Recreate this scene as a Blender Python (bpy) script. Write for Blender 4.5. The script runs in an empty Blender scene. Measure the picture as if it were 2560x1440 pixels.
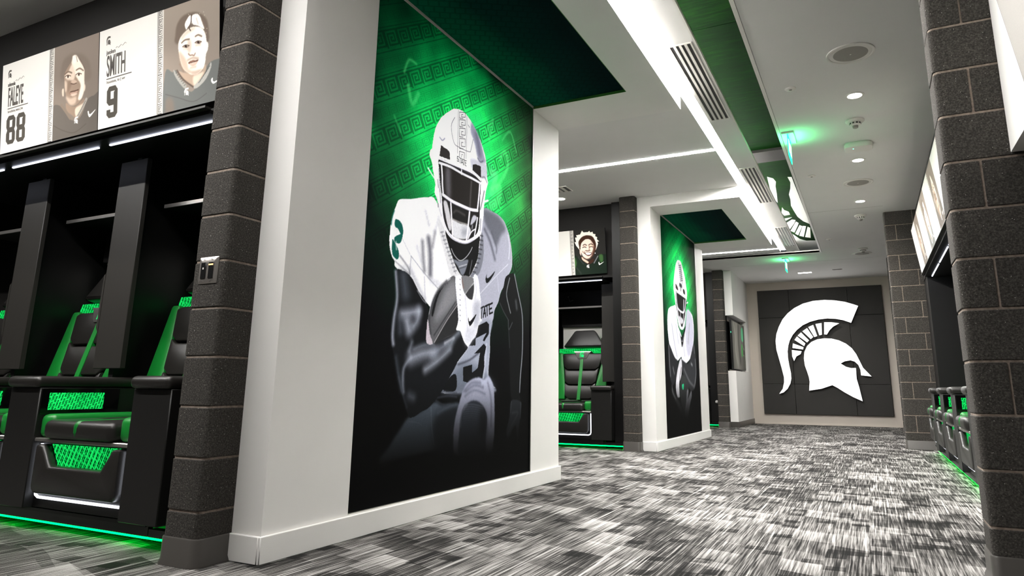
import bpy, bmesh, math, random
import numpy as np
from mathutils import Vector, Matrix
random.seed(7)
C = bpy.context.scene.collection
SC = bpy.context.scene

# =====================================================================================
# camera, world, exposure
# =====================================================================================
F, YAW, PITCH, ROLL, PX, PY, EYE = 1692.81, -.4560, .2126, .0088, 1329.35, 605.75, .6946
def cam_axes():
    cy, sy, cp, sp = math.cos(YAW), math.sin(YAW), math.cos(PITCH), math.sin(PITCH)
    f = Vector((sy*cp, cy*cp, sp)); r = Vector((cy, -sy, 0)); u = r.cross(f)
    cr, sr = math.cos(ROLL), math.sin(ROLL)
    return cr*r+sr*u, -sr*r+cr*u, f
r_, u_, f_ = cam_axes()
cd = bpy.data.cameras.new('camera'); cam = bpy.data.objects.new('camera', cd); C.objects.link(cam)
cam.matrix_world = Matrix(((r_.x, u_.x, -f_.x, 0), (r_.y, u_.y, -f_.y, 0), (r_.z, u_.z, -f_.z, EYE), (0, 0, 0, 1)))
cd.sensor_width = 36; cd.lens = F/2560*36
cd.shift_x = (1280-PX)/2560; cd.shift_y = (PY-720)/2560
cd.clip_start = .02; cd.clip_end = 100
SC.camera = cam
SC.view_settings.view_transform = 'Standard'; SC.view_settings.look = 'None'
SC.view_settings.gamma = 1; SC.view_settings.use_curve_mapping = False
SC.view_settings.exposure = 1.9
SC.cycles.use_denoising = True
SC.cycles.max_bounces = 8; SC.cycles.diffuse_bounces = 5; SC.cycles.glossy_bounces = 4
SC.cycles.sample_clamp_indirect = 6
wd = bpy.data.worlds.new('world'); SC.world = wd; wd.use_nodes = True
wd.node_tree.nodes['Background'].inputs[0].default_value = (.9, .95, 1, 1)
wd.node_tree.nodes['Background'].inputs[1].default_value = .02
E_SLOT, E_CROSS, E_GREEN, E_LOCK, P_DOWN, P_BAY, E_SIGN = 60., 40., .80, 1.9, 14., 20., .62

# =====================================================================================
# materials
# =====================================================================================
def lin(c): return tuple(((v/255)/12.92 if v/255 <= .04045 else ((v/255+.055)/1.055)**2.4) for v in c)+(1,)
class NB:
    """small node-tree writer"""
    def __init__(s, name):
        s.m = bpy.data.materials.new(name); s.m.use_nodes = True; s.t = s.m.node_tree; s.t.nodes.clear()
        s.out = s.t.nodes.new('ShaderNodeOutputMaterial')
    def n(s, typ, **kw):
        x = s.t.nodes.new('ShaderNode'+typ)
        for k, v in kw.items(): setattr(x, k, v)
        return x
    def link(s, a, b): s.t.links.new(a, b)
    def val(s, v, inp):
        if isinstance(v, (int, float)): inp.default_value = v
        else: s.link(v, inp)
    def math(s, op, a, b=0., c=0., clamp=False):
        x = s.n('Math', operation=op, use_clamp=clamp)
        s.val(a, x.inputs[0]); s.val(b, x.inputs[1]); s.val(c, x.inputs[2]); return x.outputs[0]
    def xyz(s, x, y, z=0.):
        v = s.n('CombineXYZ'); s.val(x, v.inputs[0]); s.val(y, v.inputs[1]); s.val(z, v.inputs[2]); return v.outputs[0]
    def noise(s, vec, scale, detail=2., rough=.5):
        x = s.n('TexNoise'); s.link(vec, x.inputs['Vector']); x.inputs['Scale'].default_value = scale
        x.inputs['Detail'].default_value = detail; x.inputs['Roughness'].default_value = rough; return x.outputs[0]
    def white(s, vec):
        x = s.n('TexWhiteNoise'); x.noise_dimensions = '3D'; s.link(vec, x.inputs['Vector']); return x.outputs[0]
    def ramp(s, fac, stops, interp='LINEAR'):
        x = s.n('ValToRGB'); x.color_ramp.interpolation = interp; e = x.color_ramp.elements
        while len(e) < len(stops): e.new(.5)
        for el, (p, c) in zip(e, stops): el.position = p; el.color = c if len(c) == 4 else c+(1,)
        s.link(fac, x.inputs[0]); return x.outputs[0]
    def mix(s, fac, a, b, typ='MIX'):
        x = s.n('Mix', data_type='RGBA', blend_type=typ)
        s.val(fac, x.inputs[0])
        for v, i in ((a, 6), (b, 7)):
            if isinstance(v, tuple): x.inputs[i].default_value = v
            else: s.link(v, x.inputs[i])
        return x.outputs[2]
    def bsdf(s, col, rough=.5, metal=0., spec=.5, bump=None, bumpd=.01, bstr=.3):
        p = s.n('BsdfPrincipled')
        if isinstance(col, tuple): p.inputs['Base Color'].default_value = col
        else: s.link(col, p.inputs['Base Color'])
        s.val(rough, p.inputs['Roughness']); p.inputs['Metallic'].default_value = metal; p.inputs['Specular IOR Level'].default_value = spec
        if bump is not None:
            b = s.n('Bump'); b.inputs['Distance'].default_value = bumpd; b.inputs['Strength'].default_value = bstr
            s.link(bump, b.inputs['Height']); s.link(b.outputs[0], p.inputs['Normal'])
        s.link(p.outputs[0], s.out.inputs[0]); return p
    def pos(s): return s.n('NewGeometry').outputs['Position']
    def obj(s): return s.n('TexCoord').outputs['Object']
def plain(name, rgb, rough=.5, metal=0., spec=.5, var=.06, scale=6., bump=0., bscale=200.):
    b = NB(name); o = b.obj(); n = b.noise(o, scale, 3)
    c = lin(rgb) if max(rgb) > 1 else tuple(rgb)+(1,)
    k = b.mix(n, tuple(v*(1-var) for v in c[:3])+(1,), tuple(min(1, v*(1+var)) for v in c[:3])+(1,))
    b.bsdf(k, rough, metal, spec, b.noise(o, bscale, 2) if bump else None, .002, bump); return b.m
def glow(name, rgb, strength):
    b = NB(name); e = b.n('Emission'); e.inputs[0].default_value = tuple(rgb)+(1,); e.inputs[1].default_value = strength
    b.link(e.outputs[0], b.out.inputs[0]); return b.m
def print_mat(name, rough=.8, spec=.08):
    b = NB(name); a = b.n('VertexColor'); a.layer_name = 'print'; b.bsdf(a.outputs[0], rough, 0, spec); return b.m
def backlit_print_mat(name, k):
    b = NB(name); a = b.n('VertexColor'); a.layer_name = 'print'; p = b.bsdf(a.outputs[0], .8, 0, .06)
    b.link(a.outputs[0], p.inputs['Emission Color']); p.inputs['Emission Strength'].default_value = k; return b.m
def carpet_mat():
    b = NB('carpet_weave'); p = b.pos(); s = b.n('SeparateXYZ'); b.link(p, s.inputs[0]); x, y = s.outputs[0], s.outputs[1]
    M = b.math
    warp = M('MULTIPLY', M('SUBTRACT', b.noise(b.xyz(x, y), 1.1, 1), .5), .20)
    xs = M('ADD', x, M('MULTIPLY', warp, .25))
    fine = b.noise(b.xyz(M('MULTIPLY', x, 120.), M('MULTIPLY', y, 3.0)), 1., 2, .6)
    strand = b.noise(b.xyz(M('MULTIPLY', x, 46.), M('MULTIPLY', y, .9), 3.), 1., 2, .6)
    pile = b.noise(b.xyz(M('MULTIPLY', x, 420.), M('MULTIPLY', y, 300.)), 1., 1)
    def patch(cw, ch, skew, seed):
        cx = M('FLOOR', M('MULTIPLY_ADD', xs, 1/cw, seed))
        r = b.white(b.xyz(cx, seed))
        v = M('ADD', M('MULTIPLY_ADD', M('ADD', y, warp), 1/ch, M('MULTIPLY', r, 9.)), M('MULTIPLY', x, skew))
        rw = M('FLOOR', v); f = M('FRACT', v)
        return b.white(b.xyz(cx, rw, seed)), f
    w1, f1 = patch(.17, .22, 1.3, 2.3); w2, f2 = patch(.085, .08, -.9, 7.7); w3, f3 = patch(.36, .5, .7, 4.1)
    g1 = M('MULTIPLY', M('SUBTRACT', w1, .5), 1.1)
    v = M('MULTIPLY_ADD', M('MULTIPLY', g1, M('MULTIPLY_ADD', f1, .9, .25)), -.46, .50)
    v = M('ADD', v, M('MULTIPLY', M('SUBTRACT', w3, .5), M('MULTIPLY_ADD', f3, .26, .08)))
    v = M('SUBTRACT', v, M('MULTIPLY', M('GREATER_THAN', w2, .86), M('MULTIPLY_ADD', f2, -.10, .30)))
    v = M('ADD', v, M('MULTIPLY', M('SUBTRACT', fine, .5), 1.9))
    v = M('ADD', v, M('MULTIPLY', M('SUBTRACT', pile, .5), .55))
    v = M('ADD', v, M('MULTIPLY', M('GREATER_THAN', strand, .635), .34), 0, True)
    col = b.ramp(v, [(0., (.005, .0047, .0045)), (.28, (.017, .016, .015)), (.50, (.085, .081, .077)), (.74, (.23, .221, .211)), (1., (.40, .387, .374))])
    b.bsdf(col, .95, 0, .1, pile, .004, .5); return b.m
def block_mat():
    b = NB('split_face_block'); o = b.pos(); n = b.noise(o, 160., 4, .65); n2 = b.noise(o, 7., 2)
    v = b.n('TexVoronoi'); v.inputs['Scale'].default_value = 90.; b.link(o, v.inputs['Vector'])
    sp = b.math('LESS_THAN', v.outputs['Distance'], .12)
    w = b.white(v.outputs['Position']); sp = b.math('MULTIPLY', sp, b.math('GREATER_THAN', w, .78))
    dk = b.math('LESS_THAN', n, .40)
    base = b.ramp(n, [(.25, (.009, .0082, .0074)), (.5, (.046, .042, .0375)), (.8, (.14, .128, .114))])
    base = b.mix(b.math('MULTIPLY', n2, .35), base, (.024, .022, .020, 1))
    base = b.mix(sp, base, (.45, .43, .40, 1))
    b.bsdf(base, .9, 0, .15, n, .004, .7); return b.m
def mortar_mat():
    b = NB('mortar'); o = b.pos(); n = b.noise(o, 60., 3); b.bsdf(b.ramp(n, [(.3, (.17, .135, .11)), (.7, (.29, .24, .20))]), .95, 0, .1, n, .003, .5); return b.m
def key_glow(name, strength, scale=1.):
    """perforated key-pattern panel lit green from behind"""
    b = NB(name); o = b.obj(); mp = b.n('Mapping'); mp.inputs['Rotation'].default_value = (.62, .62, .62); b.link(o, mp.inputs[0])
    def bricks(sc, off):
        k = b.n('TexBrick'); k.offset = off; k.inputs['Scale'].default_value = sc*scale; k.inputs['Mortar Size'].default_value = .07; k.inputs['Mortar Smooth'].default_value = .1
        k.inputs['Brick Width'].default_value = .9; k.inputs['Row Height'].default_value = .42
        b.link(mp.outputs[0], k.inputs['Vector']); return k.outputs['Fac']
    m = b.math('MAXIMUM', bricks(34., .35), b.math('MULTIPLY', bricks(75., .6), .7))
    n = b.noise(o, 9., 1)
    e = b.n('Emission'); b.link(b.ramp(m, [(0., (.0, .05, .008)), (1., (.012, 1., .16))]), e.inputs[0])
    b.link(b.math('MULTIPLY', b.math('MULTIPLY_ADD', n, .9, .5), strength), e.inputs[1])
    b.link(e.outputs[0], b.out.inputs[0]); return b.m
def green_ceiling_mat():
    b = NB('brushed_green_print'); p = b.pos(); mp = b.n('Mapping'); mp.inputs['Rotation'].default_value = (0, 0, .6); mp.inputs['Scale'].default_value = (3., 22., 1.); b.link(p, mp.inputs[0])
    n = b.noise(mp.outputs[0], 1.6, 4, .7); n2 = b.noise(p, 1.1, 2)
    v = b.math('ADD', b.math('MULTIPLY', n, .6), b.math('MULTIPLY', n2, .5))
    b.bsdf(b.ramp(v, [(.3, (.0005, .004, .001)), (.55, (.001, .018, .0012)), (.8, (.008, .06, .002))]), .7, 0, .04); return b.m
def soffit_print_mat():
    b = NB('dark_teal_key_print'); p = b.pos(); mp = b.n('Mapping'); mp.inputs['Rotation'].default_value = (0, 0, -.55); b.link(p, mp.inputs[0])
    k = b.n('TexBrick'); k.inputs['Scale'].default_value = 8.; k.inputs['Mortar Size'].default_value = .05; k.inputs['Brick Width'].default_value = .5; k.inputs['Row Height'].default_value = .5; b.link(mp.outputs[0], k.inputs['Vector'])
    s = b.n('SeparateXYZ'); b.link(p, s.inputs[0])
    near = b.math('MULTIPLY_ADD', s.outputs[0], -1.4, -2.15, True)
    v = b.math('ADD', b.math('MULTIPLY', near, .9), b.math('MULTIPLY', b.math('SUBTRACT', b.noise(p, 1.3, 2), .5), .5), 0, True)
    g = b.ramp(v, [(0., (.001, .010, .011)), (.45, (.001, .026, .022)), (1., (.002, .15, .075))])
    b.bsdf(b.mix(b.math('MULTIPLY', k.outputs['Fac'], .3), g, (.0, .004, .004, 1)), .9, 0, .03); return b.m
M_ = {}
def mats():
    M_['white'] = plain('white_wall_paint', (230, 228, 225), .55, 0, .3, .03, 4., .12, 320.)
    M_['ceil'] = plain('ceiling_paint', (226, 225, 223), .75, 0, .2, .03, 3., .1, 260.)
    M_['offwhite'] = plain('greige_wall_paint', (200, 190, 180), .6, 0, .3, .03, 3.)
    M_['black'] = plain('black_laminate', (11, 10, 10), .42, 0, .4, .12, 8., .06, 300.)
    M_['charc'] = plain('charcoal_laminate', (38, 36, 33), .5, 0, .4, .10, 30., .1, 260.)
    M_['matblack'] = plain('matt_black_wall', (20, 18, 16), .7, 0, .3, .15, 5.)
    M_['leather'] = plain('black_leather', (30, 28, 26), .36, 0, .55, .15, 40., .25, 420.)
    M_['gleather'] = plain('green_leather', (14, 120, 42), .38, 0, .5, .12, 30., .2, 420.)
    M_['silver'] = plain('brushed_silver', (196, 192, 188), .28, .9, .5, .06, 20.)
    M_['pedestal'] = plain('pedestal_laminate', (21, 20, 19), .45, 0, .4, .1, 30., .1, 260.); M_['mirror'] = plain('polished_back_panel', (205, 202, 198), .28, .0, .5, .04, 4.)
    M_['rubber'] = plain('grey_rubber_base', (70, 67, 64), .35, 0, .5, .06, 12.)
    M_['panel'] = plain('charcoal_wall_panel', (45, 43, 41), .6, 0, .3, .08, 10., .08, 300.)
    M_['plastic'] = plain('white_plastic', (224, 221, 216), .4, 0, .4, .03, 9.)
    M_['grille'] = plain('grey_speaker_grille', (150, 146, 140), .6, 0, .3, .2, 420., .3, 500.)
    M_['steel'] = plain('stainless_plate', (190, 184, 178), .3, .85, .5, .08, 30.)
    M_['dark'] = plain('dark_plastic', (12, 12, 12), .3, 0, .5, .1, 10.)
    M_['ink'] = plain('grey_print_ink', (78, 73, 68), .6, 0, .2, .04, 8.)
    M_['inkl'] = plain('pale_grey_print_ink', (140, 134, 127), .6, 0, .2, .04, 8.)
    M_['whiteprint'] = plain('white_print', (240, 242, 238), .5, 0, .3, .02, 5.)
    M_['lime'] = plain('green_lit_edge', (76, 128, 62), .5, 0, .4, .08, 12.)  # green light on the soffit lip painted in as trim colour
    M_['acryl'] = plain('black_gloss', (8, 8, 9), .08, 0, .6, .05, 4.)
    M_['block'] = block_mat(); M_['mortar'] = mortar_mat(); M_['carpet'] = carpet_mat()
    M_['greenceil'] = green_ceiling_mat(); M_['soffitprint'] = soffit_print_mat(); M_['print'] = print_mat('poster_print'); M_['backlit'] = backlit_print_mat('backlit_fabric_print', .15)
    M_['slot'] = glow('led_slot_light', (1., .98, .95), E_SLOT); M_['cross'] = glow('led_cross_light', (1., .98, .95), E_CROSS)
    M_['cross_added'] = glow('added_near_cross_light', (1., .98, .95), E_CROSS*1.35); M_['coolled'] = glow('cool_white_led', (.80, .84, 1.), E_LOCK); M_['footled'] = glow('foot_led_line', (.86, .90, 1.), E_LOCK*.55)  # includes a brighter glow for the cross light added out of view
    M_['greenled'] = glow('green_led_strip', (.0, 1., .045), E_GREEN*4.5)
    M_['down'] = glow('downlight_lens', (1., .96, .90), 12.)
    M_['sign'] = glow('lit_sign_face', (1., .985, .96), E_SIGN)
    M_['exit'] = glow('green_exit_face', (.02, 1., .25), 1.0); M_['exitink'] = glow('exit_lettering', (.55, 1., .75), 1.3)
    M_['keyside'] = key_glow('lit_key_screen', E_GREEN*.30); M_['keyseat'] = key_glow('lit_key_screen_under_seat', E_GREEN*.27, .8)
    M_['dot'] = glow('status_light', (.1, 1., .5), 1.4); M_['crest'] = glow('lit_crest', (.02, 1., .2), .32); M_['amber'] = glow('amber_status_light', (1., .45, .15), 1.)
mats()

# =====================================================================================
# mesh helpers
# =====================================================================================
def link(o, parent=None):
    C.objects.link(o)
    if parent is not None: o.parent = parent
    return o
def mesh(name, verts, faces, mat, parent=None, smooth=False):
    me = bpy.data.meshes.new(name); me.from_pydata([tuple(v) for v in verts], [], faces); me.update()
    if mat: me.materials.append(M_[mat] if isinstance(mat, str) else mat)
    if smooth: me.polygons.foreach_set('use_smooth', [True]*len(me.polygons))
    return link(bpy.data.objects.new(name, me), parent)
def from_bm(name, bm, mat, parent=None, smooth=False):
    me = bpy.data.meshes.new(name); bmesh.ops.recalc_face_normals(bm, faces=bm.faces); bm.to_mesh(me); bm.free()
    me.materials.append(M_[mat] if isinstance(mat, str) else mat)
    if smooth:
        me.polygons.foreach_set('use_smooth', [True]*len(me.polygons))
        try: me.set_sharp_from_angle(angle=math.radians(40))
        except Exception: pass
    return link(bpy.data.objects.new(name, me), parent)
def box(name, x0, x1, y0, y1, z0, z1, mat, parent=None, bev=0., seg=2):
    bm = bmesh.new(); bmesh.ops.create_cube(bm, size=1)
    for v in bm.verts: v.co = ((x0+x1)/2+v.co.x*(x1-x0), (y0+y1)/2+v.co.y*(y1-y0), (z0+z1)/2+v.co.z*(z1-z0))
    if bev: bmesh.ops.bevel(bm, geom=bm.edges[:], offset=bev, segments=seg, profile=.5, affect='EDGES')
    return from_bm(name, bm, mat, parent, bev > 0)
def prism(name, pts, d0, d1, mat, parent=None, plane='xz', bev=0., smooth=False):
    """outline extruded from depth d0 to d1; plane xz: depth along y, xy: along z, yz: along x"""
    P = {'xz': lambda a, b, d: (a, d, b), 'xy': lambda a, b, d: (a, b, d), 'yz': lambda a, b, d: (d, a, b)}[plane]
    bm = bmesh.new(); n = len(pts)
    A = [bm.verts.new(P(a, b, d0)) for a, b in pts]; B = [bm.verts.new(P(a, b, d1)) for a, b in pts]
    bm.faces.new(A); bm.faces.new(B)
    for i in range(n): bm.faces.new((A[i], A[(i+1) % n], B[(i+1) % n], B[i]))
    if bev:
        bmesh.ops.recalc_face_normals(bm, faces=bm.faces)
        bmesh.ops.bevel(bm, geom=[e for e in bm.edges], offset=bev, segments=2, profile=.5, affect='EDGES')
    return from_bm(name, bm, mat, parent, smooth or bev > 0)
def loft(name, rings, mat, parent=None, closed=True, caps=True):
    V = [v for r in rings for v in r]; n = len(rings[0]); Fs = []
    for i in range(len(rings)-1):
        for j in range(n if closed else n-1): Fs.append((i*n+j, i*n+(j+1) % n, (i+1)*n+(j+1) % n, (i+1)*n+j))
    if caps and closed: Fs.append(tuple(range(n))[::-1]); Fs.append(tuple((len(rings)-1)*n+j for j in range(n)))
    bm = bmesh.new(); vs = [bm.verts.new(v) for v in V]
    for f in Fs: bm.faces.new([vs[i] for i in f])
    return from_bm(name, bm, mat, parent, True)
def lathe(name, prof, mat, parent=None, loc=(0, 0, 0), seg=40):
    """profile (radius, z) turned about the vertical axis"""
    rings = [[(loc[0]+r*math.cos(2*math.pi*j/seg), loc[1]+r*math.sin(2*math.pi*j/seg), loc[2]+z) for j in range(seg)] for r, z in prof]
    return loft(name, rings, mat, parent)
def tube(name, pts, r, mat, parent=None, seg=8):
    pts = [Vector(p) for p in pts]; rings = []
    for i, p in enumerate(pts):
        d = (pts[min(i+1, len(pts)-1)]-pts[max(i-1, 0)]).normalized(); a = Vector((0, 0, 1)) if abs(d.z) < .9 else Vector((0, 1, 0))
        u = d.cross(a).normalized(); v = d.cross(u)
        rings.append([tuple(p+r*(math.cos(t)*u+math.sin(t)*v)) for t in (2*math.pi*j/seg for j in range(seg))])
    return loft(name, rings, mat, parent)
def rr(x0, x1, y0, y1, r, n=5, corners='abcd'):
    """rectangle outline, corners a(x0y0) b(x1y0) c(x1y1) d(x0y1) rounded where listed"""
    o = []
    for k, (cx, cy, a0, sx, sy) in dict(a=(x0, y0, 180, 1, 1), b=(x1, y0, 270, -1, 1), c=(x1, y1, 0, -1, -1), d=(x0, y1, 90, 1, -1)).items():
        if k in corners:
            for i in range(n+1):
                t = math.radians(a0+90*i/n); o.append((cx+sx*r+r*math.cos(t), cy+sy*r+r*math.sin(t)))
        else: o.append((cx, cy))
    return o
def thing(name, label, cat, loc=(0, 0, 0), rz=0., group=None):
    o = bpy.data.objects.new(name, None); o.empty_display_size = .1; C.objects.link(o); o.location = loc; o.rotation_euler = (0, 0, rz)
    o['label'] = label; o['category'] = cat
    if group: o['group'] = group
    return o
def tag(o, label, cat, group=None):
    o['label'] = label; o['category'] = cat
    if group: o['group'] = group
    return o
def structure(name, label, cat='wall'):
    o = thing(name, label, cat); o['kind'] = 'structure'; return o
def copy_tree(o, parent=None):
    c = o.copy(); C.objects.link(c); c.parent = parent
    for ch in list(o.children): copy_tree(ch, c)
    return c
def text(name, s, x, y, size, mat, parent, xs=1., bold=0., align='LEFT', rot=None, z=0.):
    cu = bpy.data.curves.new(name, 'FONT'); cu.body = s; cu.size = size; cu.align_x = align; cu.offset = bold; cu.extrude = .0006
    cu.materials.append(M_[mat]); o = link(bpy.data.objects.new(name, cu), parent)
    bpy.context.view_layer.update()
    me = bpy.data.meshes.new_from_object(o.evaluated_get(bpy.context.evaluated_depsgraph_get())); me.name = name
    bpy.data.objects.remove(o); o = link(bpy.data.objects.new(name, me), parent)
    o.location = (x, y, z); o.scale = (xs, 1, 1)
    if rot is not None: o.rotation_euler = rot
    return o
def grid_print(name, A, fn, parent, mat='print'):
    """painted artwork as a fine flat grid with point colours; fn maps (u, v) arrays to x, y, z arrays"""
    X, Y, Z = fn(A.U, A.V); ny, nx = A.U.shape
    co = np.stack([X, Y, Z], -1).reshape(-1, 3).astype(np.float32)
    i = (np.arange(ny-1)[:, None]*nx+np.arange(nx-1)[None, :]).ravel()
    q = np.stack([i, i+1, i+nx+1, i+nx], -1).astype(np.int32); nf = len(q)
    me = bpy.data.meshes.new(name); me.vertices.add(len(co)); me.vertices.foreach_set('co', co.ravel())
    me.loops.add(nf*4); me.loops.foreach_set('vertex_index', q.ravel()); me.polygons.add(nf)
    me.polygons.foreach_set('loop_start', np.arange(nf, dtype=np.int32)*4)
    me.update(calc_edges=True)
    c = np.clip(A.c, 0, 1).reshape(-1, 3); l = np.where(c <= .04045, c/12.92, ((c+.055)/1.055)**2.4)
    at = me.color_attributes.new('print', 'FLOAT_COLOR', 'POINT'); at.data.foreach_set('color', np.hstack([l, np.ones((len(l), 1))]).astype(np.float32).ravel())
    me.materials.append(M_[mat]); return link(bpy.data.objects.new(name, me), parent)

# ---------- printed artwork, painted into point colours of a fine grid ----------
def crom(p, closed=True, n=4):
    p = np.asarray(p, float); m = len(p); o = []
    if m < 3: return p
    for i in range(m if closed else m-1):
        a = p[(i-1) % m] if closed or i > 0 else p[0]
        b, c = p[i], p[(i+1) % m]
        d = p[(i+2) % m] if closed or i+2 < m else p[-1]
        for t in np.arange(n)/n:
            o.append(.5*(2*b+(c-a)*t+(2*a-5*b+4*c-d)*t*t+(3*b-a-3*c+d)*t**3))
    if not closed: o.append(p[-1])
    return np.array(o)
def blur(a, r):
    if r < .3: return a
    k = int(max(1, np.ceil(2.5*r))); w = np.exp(-.5*(np.arange(-k, k+1)/r)**2); w /= w.sum()
    b = np.pad(a, ((k, k), (k, k)), mode='edge')
    b = sum(w[i]*b[i:i+a.shape[0], :] for i in range(2*k+1))
    return sum(w[i]*b[:, i:i+a.shape[1]] for i in range(2*k+1))
class Art:
    def __init__(s, w, h, nx, ny, col=(0, 0, 0)):           # metres, grid points
        s.w, s.h, s.nx, s.ny = w, h, nx, ny
        s.U, s.V = np.meshgrid(np.linspace(0, w, nx), np.linspace(0, h, ny))
        s.px = w/(nx-1)
        s.c = np.zeros((ny, nx, 3)); s.c[:] = np.array(col)/255.
    def box(s, p, m):
        x0, y0 = p.min(0)-m; x1, y1 = p.max(0)+m
        i0, i1 = max(0, int(x0/s.px)), min(s.nx, int(x1/s.px)+2); j0, j1 = max(0, int(y0/s.px)), min(s.ny, int(y1/s.px)+2)
        return (slice(j0, max(j0, j1)), slice(i0, max(i0, i1)))
    def put(s, b, m, col, al):
        m = (np.clip(m, 0, 1)*al)[..., None]
        s.c[b] = s.c[b]*(1-m)+np.array(col)/255.*m
    def fill(s, pts, col, soft=1, al=1., curve=True):
        p = crom(pts) if curve else np.asarray(pts, float)
        b = s.box(p, s.px*(3*soft+2)); U, V = s.U[b], s.V[b]
        if U.size == 0: return
        ins = np.zeros(U.shape, bool)
        q = np.roll(p, -1, 0)
        for (x0, y0), (x1, y1) in zip(p, q):
            if y0 == y1: continue
            ins ^= ((y0 > V) != (y1 > V)) & (U < (x1-x0)*(V-y0)/(y1-y0)+x0)
        s.put(b, blur(ins.astype(float), .45*soft), col, al)
    def stroke(s, pts, w, col, soft=1, al=1., curve=True):
        p = crom(pts, False) if curve else np.asarray(pts, float)
        e = s.px*soft; b = s.box(p, w/2+3*e+s.px); U, V = s.U[b], s.V[b]
        if U.size == 0: return
        D = np.full(U.shape, 9e9)
        for (x0, y0), (x1, y1) in zip(p[:-1], p[1:]):
            dx, dy = x1-x0, y1-y0; L = dx*dx+dy*dy+1e-12
            t = np.clip(((U-x0)*dx+(V-y0)*dy)/L, 0, 1)
            D = np.minimum(D, (U-x0-t*dx)**2+(V-y0-t*dy)**2)
        D = np.sqrt(D)
        t = np.clip((w/2+e*.8-D)/(1.6*e+.2*s.px), 0, 1)
        s.put(b, t*t*(3-2*t), col, al)
    def blob(s, x, y, rx, ry, col, al=1., ang=0., k=1.):
        b = s.box(np.array([[x, y]]), max(rx, ry)*2.6); U, V = s.U[b]-x, s.V[b]-y
        c, n = math.cos(ang), math.sin(ang)
        s.put(b, np.exp(-((((U*c+V*n)/rx)**2+((V*c-U*n)/ry)**2)**k)), col, al)
    def run(s, cmds, ox=0, oy=0):
        for c in cmds:
            p = np.array(c[1], float).reshape(-1, 2)/1000+(ox, oy)
            if c[0] == 'f': so = c[3] if len(c) > 3 else 1; s.fill(p, c[2], so, c[4] if len(c) > 4 else 1, so >= 1)
            else: so = c[4] if len(c) > 4 else 1; s.stroke(p, c[2]/1000, c[3], so, c[5] if len(c) > 5 else 1, so > .6)
    def noise(s, amp, seed=0, r=.6):
        n = np.random.default_rng(seed).normal(0, 1, (s.ny, s.nx)); n = blur(n, r); n /= n.std()
        s.c *= (1+amp*n)[..., None]
KEY = np.array([[int(ch) for ch in r] for r in (
 "1111111111","1000000001","1011111101","1010000101","1010110101","1010100101","1010111101","1010000001","1011111111","1000000000")])
def fret(U, V, ang, pitch, band, cell, off=0.):
    c, n = math.cos(ang), math.sin(ang); a = U*c+V*n; t = (V*c-U*n+off) % pitch
    m = np.zeros(U.shape)
    inb = t < band
    m[inb & ((t < band*.04) | (t > band*.96))] = 1
    r = (t/band-.12)/.76; q = (a/cell) % 1.0
    ok = inb & (r >= 0) & (r < 1)
    ri = np.clip((r*10).astype(int), 0, 9); qi = np.clip((q*10).astype(int), 0, 9)
    m[ok & (KEY[9-ri, qi] == 1)] = 1
    return m
def mural_backdrop(A, cx, cy, seed, rx=.77, ry=.60):
    U, V = A.U, A.V
    dx, dy = (U-cx)/rx, (V-cy)/np.where(V > cy, ry*1.12, ry)
    g = np.exp(-(dx*dx+dy*dy))
    rng = np.random.default_rng(seed); n = blur(rng.normal(0, 1, U.shape), 14); n /= n.std()
    g = np.clip(g*(1+.10*n), 0, 1)
    side = np.clip((U-cx)/(A.w-cx), 0, 1)**2
    A.c[..., 0] = np.clip(g**4*.25+g*side*.55, 0, 1)
    A.c[..., 1] = np.clip(g**.9*1.3-.02, 0, 1)
    A.c[..., 2] = np.clip(g**.9*.54+.03*g*(1-side), 0, 1)
    m = fret(U, V, math.radians(33), .245, .135, .128)
    m2 = fret(U, V, math.radians(33), .245, .075, .078, -.150)
    k = np.clip((V-.5)/.9, 0, 1)
    A.c *= (1-.36*blur(m, .4)*k-.12*blur(m2, .4)*k)[..., None]
def fade_bottom(A, v0, v1):
    A.c *= np.clip((A.V-v0)/(v1-v0), 0, 1)[..., None]**1.2

LOGO = [[-888,-900,-811,-795,-776,-660,-772,-555,-804,-375,-848,-162,-886,22,-892,206,-865,360,-805,513,-721,666,-610,792,-471,898,-291,986,-87,1035,140,1046,334,1027,524,988,683,929,770,892,611,549,466,608,331,640,166,655,-3,640,-176,597,-324,529,-445,435,-539,330,-605,215,-641,109,-664,-12,-665,-164,-650,-315,-628,-466,-628,-585,-655,-690,-716,-794,-799,-870],[-294,-829,-272,-644,-280,-555,-308,-436,-341,-317,-350,-167,-330,-32,-270,87,-179,173,-62,224,79,242,217,233,351,194,481,123,582,27,652,-91,707,-237,756,-368,896,-540,707,-517,705,-411,674,-309,613,-242,535,-215,425,-235,346,-278,443,-346,535,-372,624,-370,619,-583,654,-769,692,-1030,527,-950,375,-858,247,-767,156,-715,-55,-789],[99,576,243,571,384,545,264,480,189,407,132,319,80,326],[-72,545,47,562,37,321,-14,307],[-218,486,-119,528,-57,293,-115,274],[-339,401,-243,465,-137,274,-188,233],[-440,312,-369,377,-224,207,-264,165],[-509,222,-455,294,-300,145,-327,88],[-561,53,-546,150,-342,67,-354,19],[-576,11,-385,-17,-409,-76,-496,-124,-548,-219,-579,-120]]
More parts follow.
